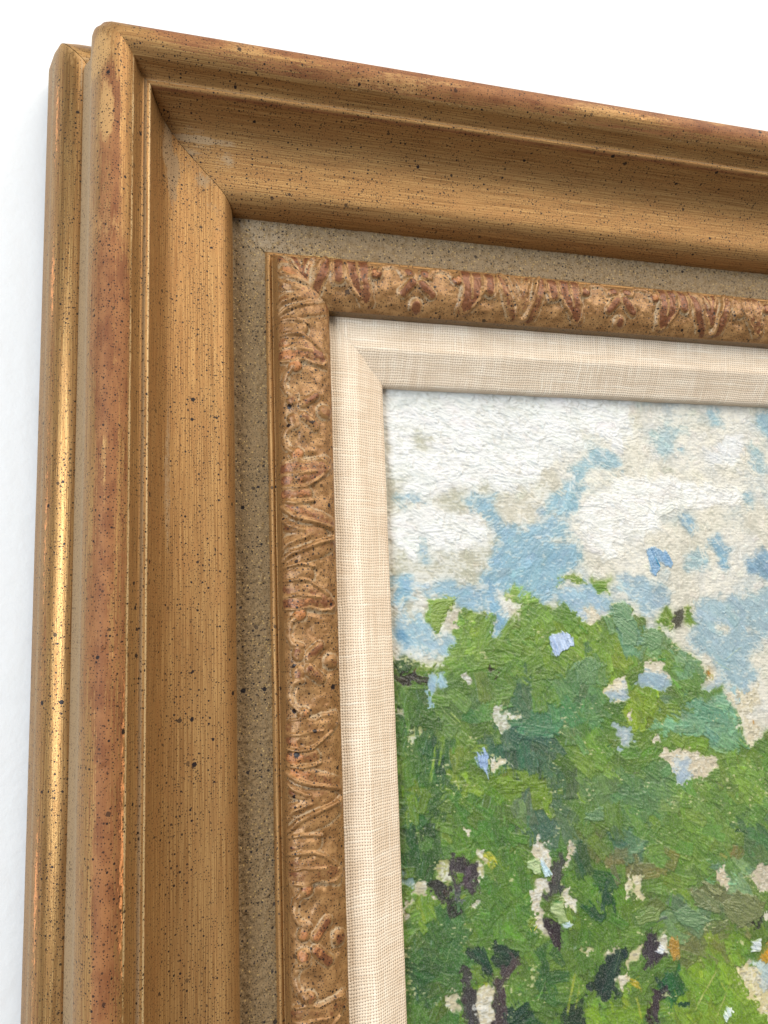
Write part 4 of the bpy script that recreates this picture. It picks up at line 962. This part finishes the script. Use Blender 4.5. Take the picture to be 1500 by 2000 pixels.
# hairline scratches from the brush end
for k in range(70):
    a = random.choice([1.05, 1.2, -.7, 1.4]) + random.gauss(0, .15)
    x0, y0, l = random.uniform(5, 150), random.uniform(95, 215), random.uniform(2, 8)
    nst = int(l / .08)
    tt = np.linspace(0, l, nst); bend = random.gauss(0, .03)
    px = x0 + np.cos(a) * tt + bend * tt ** 2; py = y0 - np.sin(a) * tt
    ii = ((px - X0) / RES).astype(int); jj = ((py - Y0) / RES).astype(int)
    ok = (ii > 1) & (ii < NW - 2) & (jj > 1) & (jj < NH - 2)
    col[jj[ok], ii[ok]] = col[jj[ok], ii[ok]] * .55 + np.array([.72, .76, .52]) * .45
    hgt[jj[ok], ii[ok]] += .06
hgt = np.clip(hgt, -.3, .85)
col = np.clip(col, .01, .97)

def grid_lines(lo, hi, fine_to, fine, coarse):
    return np.r_[np.arange(lo, fine_to, fine), np.linspace(fine_to, hi, int((hi - fine_to) / coarse) + 2)]
lx = grid_lines(X0 + .4, W + 3.4, 166, .243, 1.2); ly = grid_lines(Y0 + .4, H + 3.4, 226, .243, 1.2)
ix = np.clip((lx - X0) / RES, 0, NW - 1.01); iy = np.clip((ly - Y0) / RES, 0, NH - 1.01)
def samp(a):
    x0 = ix.astype(int); y0 = iy.astype(int); fx = ix - x0; fy = iy - y0
    if a.ndim == 3: fx = fx[None, :, None]; fy = fy[:, None, None]
    else: fx = fx[None]; fy = fy[:, None]
    return (a[y0][:, x0] * (1 - fx) + a[y0][:, x0 + 1] * fx) * (1 - fy) + (a[y0 + 1][:, x0] * (1 - fx) + a[y0 + 1][:, x0 + 1] * fx) * fy
PC = s2l(samp(col)) * .72
PH = samp(hgt) * 1.25
P = np.zeros(PH.shape + (3,))
P[..., 0] = lx[None]; P[..., 2] = -ly[:, None]; P[..., 1] = -PAINT_D - PH
canvas = grid_mesh("canvas", P * MM, None, None, M_PAINT, painting, True, colors=PC)

# ---- thick separate dabs of paint standing proud of the canvas
def dab(pts, c1, c2, angle, thick, label=None):
    p = lay(pts); cen = p.mean(0)
    lo, hi = p.min(0) - .6, p.max(0) + .6
    st = .17
    X, Y = np.meshgrid(np.arange(lo[0], hi[0], st), np.arange(lo[1], hi[1], st))
    sd = int(abs(cen[0] * 13 + cen[1] * 7)) + 900
    Xw = X + (n2(X, Y, sd, 1.0, 1.0) - .5) * .8 + (n2(X, Y, sd + 5, 3, 3) - .5) * 1.6; Yw = Y + (n2(X, Y, sd + 1, 1.0, 1.0) - .5) * .8 + (n2(X, Y, sd + 6, 3, 3) - .5) * 1.6
    ins = np.zeros(X.shape, bool); dist = np.full(X.shape, 1e9)
    for a in range(len(p)):
        ax, ay = p[a]; qx, qy = p[(a + 1) % len(p)]
        if ay != qy: ins ^= ((ay > Yw) != (qy > Yw)) & (Xw < (qx - ax) * (Yw - ay) / (qy - ay) + ax)
    dist = seg_dist(Xw, Yw, [tuple(v) for v in p] + [tuple(p[0])])
    ca, sa = math.cos(angle), math.sin(angle)
    s_, t_ = (X - cen[0]) * ca + (Y - cen[1]) * sa, -(X - cen[0]) * sa + (Y - cen[1]) * ca
    br = n2(s_, t_, sd + 2, 3.2, .42)
    br2 = n2(s_, t_, sd + 3, 4.5, .8)
    prof = sstep(0, .9, dist) * (.45 + .75 * br) + .22 * bumpf(dist, .7, .35)
    Z = thick * np.where(ins, prof, 0)
    base = samp_at(hgt, X, Y) * 1.25
    C = np.asarray(c1)[None, None] / 255. * (1 - br2[..., None]) + np.asarray(c2)[None, None] / 255. * br2[..., None]
    C = C * (.92 + .15 * br[..., None])
    under = samp_at(col, X, Y)                  # wet edges pick up the paint below
    wm = np.clip(sstep(-.1, .95, dist + (br - .5) * 1.1), .12, 1)[..., None]
    C = under * (1 - wm) + C * wm
    keep = ins & (dist > 0)
    n, m_ = X.shape
    idx = -np.ones((n, m_), int)
    quad = keep[:-1, :-1] & keep[1:, :-1] & keep[1:, 1:] & keep[:-1, 1:]
    used = np.zeros((n, m_), bool)
    for dj in (0, 1):
        for di in (0, 1):
            used[dj:n - 1 + dj, di:m_ - 1 + di] |= quad
    if not quad.any(): return None
    # rim vertices sink into the canvas so that the dab has a solid edge
    inner = np.zeros((n, m_), int)
    for dj in (0, 1):
        for di in (0, 1):
            inner[dj:n - 1 + dj, di:m_ - 1 + di] += quad
    idx[used] = np.arange(used.sum())
    zz = np.where(inner == 4, base + .05 + Z, base - .12)
    V = np.stack([X[used], -PAINT_D * np.ones(used.sum()) - zz[used], -Y[used]], 1) * MM
    a, b, c, d = idx[:-1, :-1][quad], idx[1:, :-1][quad], idx[1:, 1:][quad], idx[:-1, 1:][quad]
    me = bpy.data.meshes.new("paint_dab")
    me.from_pydata(V.tolist(), [], np.stack([a, b, c, d], 1).tolist())
    me.polygons.foreach_set("use_smooth", np.ones(len(me.polygons), bool))
    at = me.attributes.new("paint", 'FLOAT_COLOR', 'POINT')
    cc = np.concatenate([s2l(np.clip(C[used], .01, .97)) * .76, np.ones((used.sum(), 1))], 1)
    at.data.foreach_set("color", cc.reshape(-1).astype(np.float32))
    me.materials.append(M_PAINT)
    o = bpy.data.objects.new("paint_dab", me); link(o, painting)
    if label: o["label"] = label
    return o

def samp_at(a, X, Y):
    i = np.clip(((X - X0) / RES), 0, NW - 2).astype(int); j = np.clip(((Y - Y0) / RES), 0, NH - 2).astype(int)
    return a[j, i]

dab([(1260, 1071), (1284, 1068), (1303, 1076), (1316, 1103), (1308, 1111), (1292, 1105), (1284, 1129), (1271, 1124), (1263, 1095)], (112, 156, 194), (156, 186, 210), 1.1, .34, "thick bright blue dab of paint in the cream sky")
dab([(1272, 1082), (1280, 1086), (1292, 1105), (1288, 1116), (1280, 1100)], (40, 138, 186), (70, 160, 200), 1.1, .55)
dab([(1073, 1237), (1095, 1228), (1121, 1240), (1124, 1264), (1097, 1277), (1089, 1285), (1073, 1277)], (168, 188, 220), (206, 220, 240), 1.2, .55, "thick pale blue dab of paint on the green crown")
dab([(927, 1469), (945, 1460), (956, 1477), (956, 1523), (943, 1512), (929, 1493)], (138, 164, 206), (164, 188, 218), 1.3, .30, "pale blue dab of paint among the dark greens")
dab([(1028, 1685), (1042, 1672), (1057, 1677), (1057, 1705), (1040, 1711), (1030, 1702)], (160, 186, 126), (206, 214, 170), .5, .34)
dab([(1057, 1672), (1066, 1680), (1082, 1709), (1060, 1716), (1054, 1700)], (180, 208, 220), (222, 232, 236), 1.1, .36)
dab([(1073, 1762), (1100, 1756), (1111, 1800), (1090, 1806), (1076, 1785)], (140, 162, 98), (176, 190, 140), .3, .32)
dab([(1092, 1800), (1112, 1792), (1121, 1802), (1110, 1813), (1095, 1815)], (186, 208, 214), (214, 226, 226), .4, .3)
dab([(1031, 1806), (1040, 1815), (1050, 1802), (1047, 1815), (1036, 1821)], (226, 196, 44), (200, 190, 60), .3, .3)
dab([(1026, 1795), (1040, 1788), (1050, 1795), (1046, 1812), (1034, 1812)], (104, 132, 40), (130, 150, 60), .3, .25)
dab([(1365, 1722), (1378, 1716), (1412, 1742), (1404, 1752), (1385, 1745)], (120, 128, 84), (150, 152, 104), .6, .42, "ridged grey green stroke of paint")
dab([(1345, 1745), (1362, 1728), (1405, 1760), (1408, 1780), (1382, 1785), (1352, 1765)], (104, 120, 74), (128, 134, 90), .6, .34)
dab([(1312, 1780), (1338, 1762), (1380, 1790), (1404, 1793), (1370, 1808), (1335, 1812)], (98, 132, 88), (124, 152, 108), .2, .36)
dab([(1405, 1765), (1440, 1735), (1480, 1745), (1486, 1790), (1445, 1812), (1420, 1800)], (108, 118, 70), (126, 132, 84), .7, .26)
dab([(1135, 1600), (1150, 1580), (1180, 1572), (1181, 1604), (1158, 1607)], (90, 128, 84), (116, 148, 100), .2, .30)
dab([(1464, 1836), (1486, 1828), (1488, 1858), (1466, 1866)], (206, 216, 216), (232, 236, 226), .2, .42, "thick white dab of paint at the lower right")
dab([(1412, 1963), (1434, 1968), (1420, 1994), (1414, 1996)], (192, 214, 206), (222, 230, 220), 1.2, .40)
dab([(1300, 1828), (1322, 1829), (1328, 1862), (1316, 1878), (1302, 1862)], (168, 128, 44), (190, 150, 70), .3, .22)
dab([(1276, 1858), (1288, 1842), (1298, 1850), (1295, 1866)], (214, 222, 230), (236, 236, 230), .5, .3)
dab([(1233, 1790), (1275, 1764), (1295, 1772), (1288, 1800), (1245, 1806)], (104, 130, 60), (128, 148, 84), -.2, .28)
dab([(836, 1176), (889, 1160), (884, 1178), (872, 1208), (857, 1243), (840, 1221)], (122, 150, 60), (138, 162, 76), -.1, .20)
dab([(1192, 1184), (1209, 1170), (1229, 1182), (1232, 1207), (1246, 1232), (1240, 1262), (1216, 1258), (1198, 1215)], (106, 144, 102), (124, 158, 116), .8, .22)
dab([(1256, 1231), (1281, 1226), (1295, 1242), (1290, 1266), (1271, 1275), (1252, 1256)], (102, 140, 94), (120, 154, 106), .4, .22)
dab([(1118, 1292), (1150, 1276), (1172, 1295), (1164, 1338), (1126, 1334)], (92, 128, 78), (108, 144, 92), 1.2, .20)
dab([(1062, 1148), (1070, 1146), (1074, 1158), (1064, 1160)], (150, 186, 212), (190, 212, 226), .3, .25)
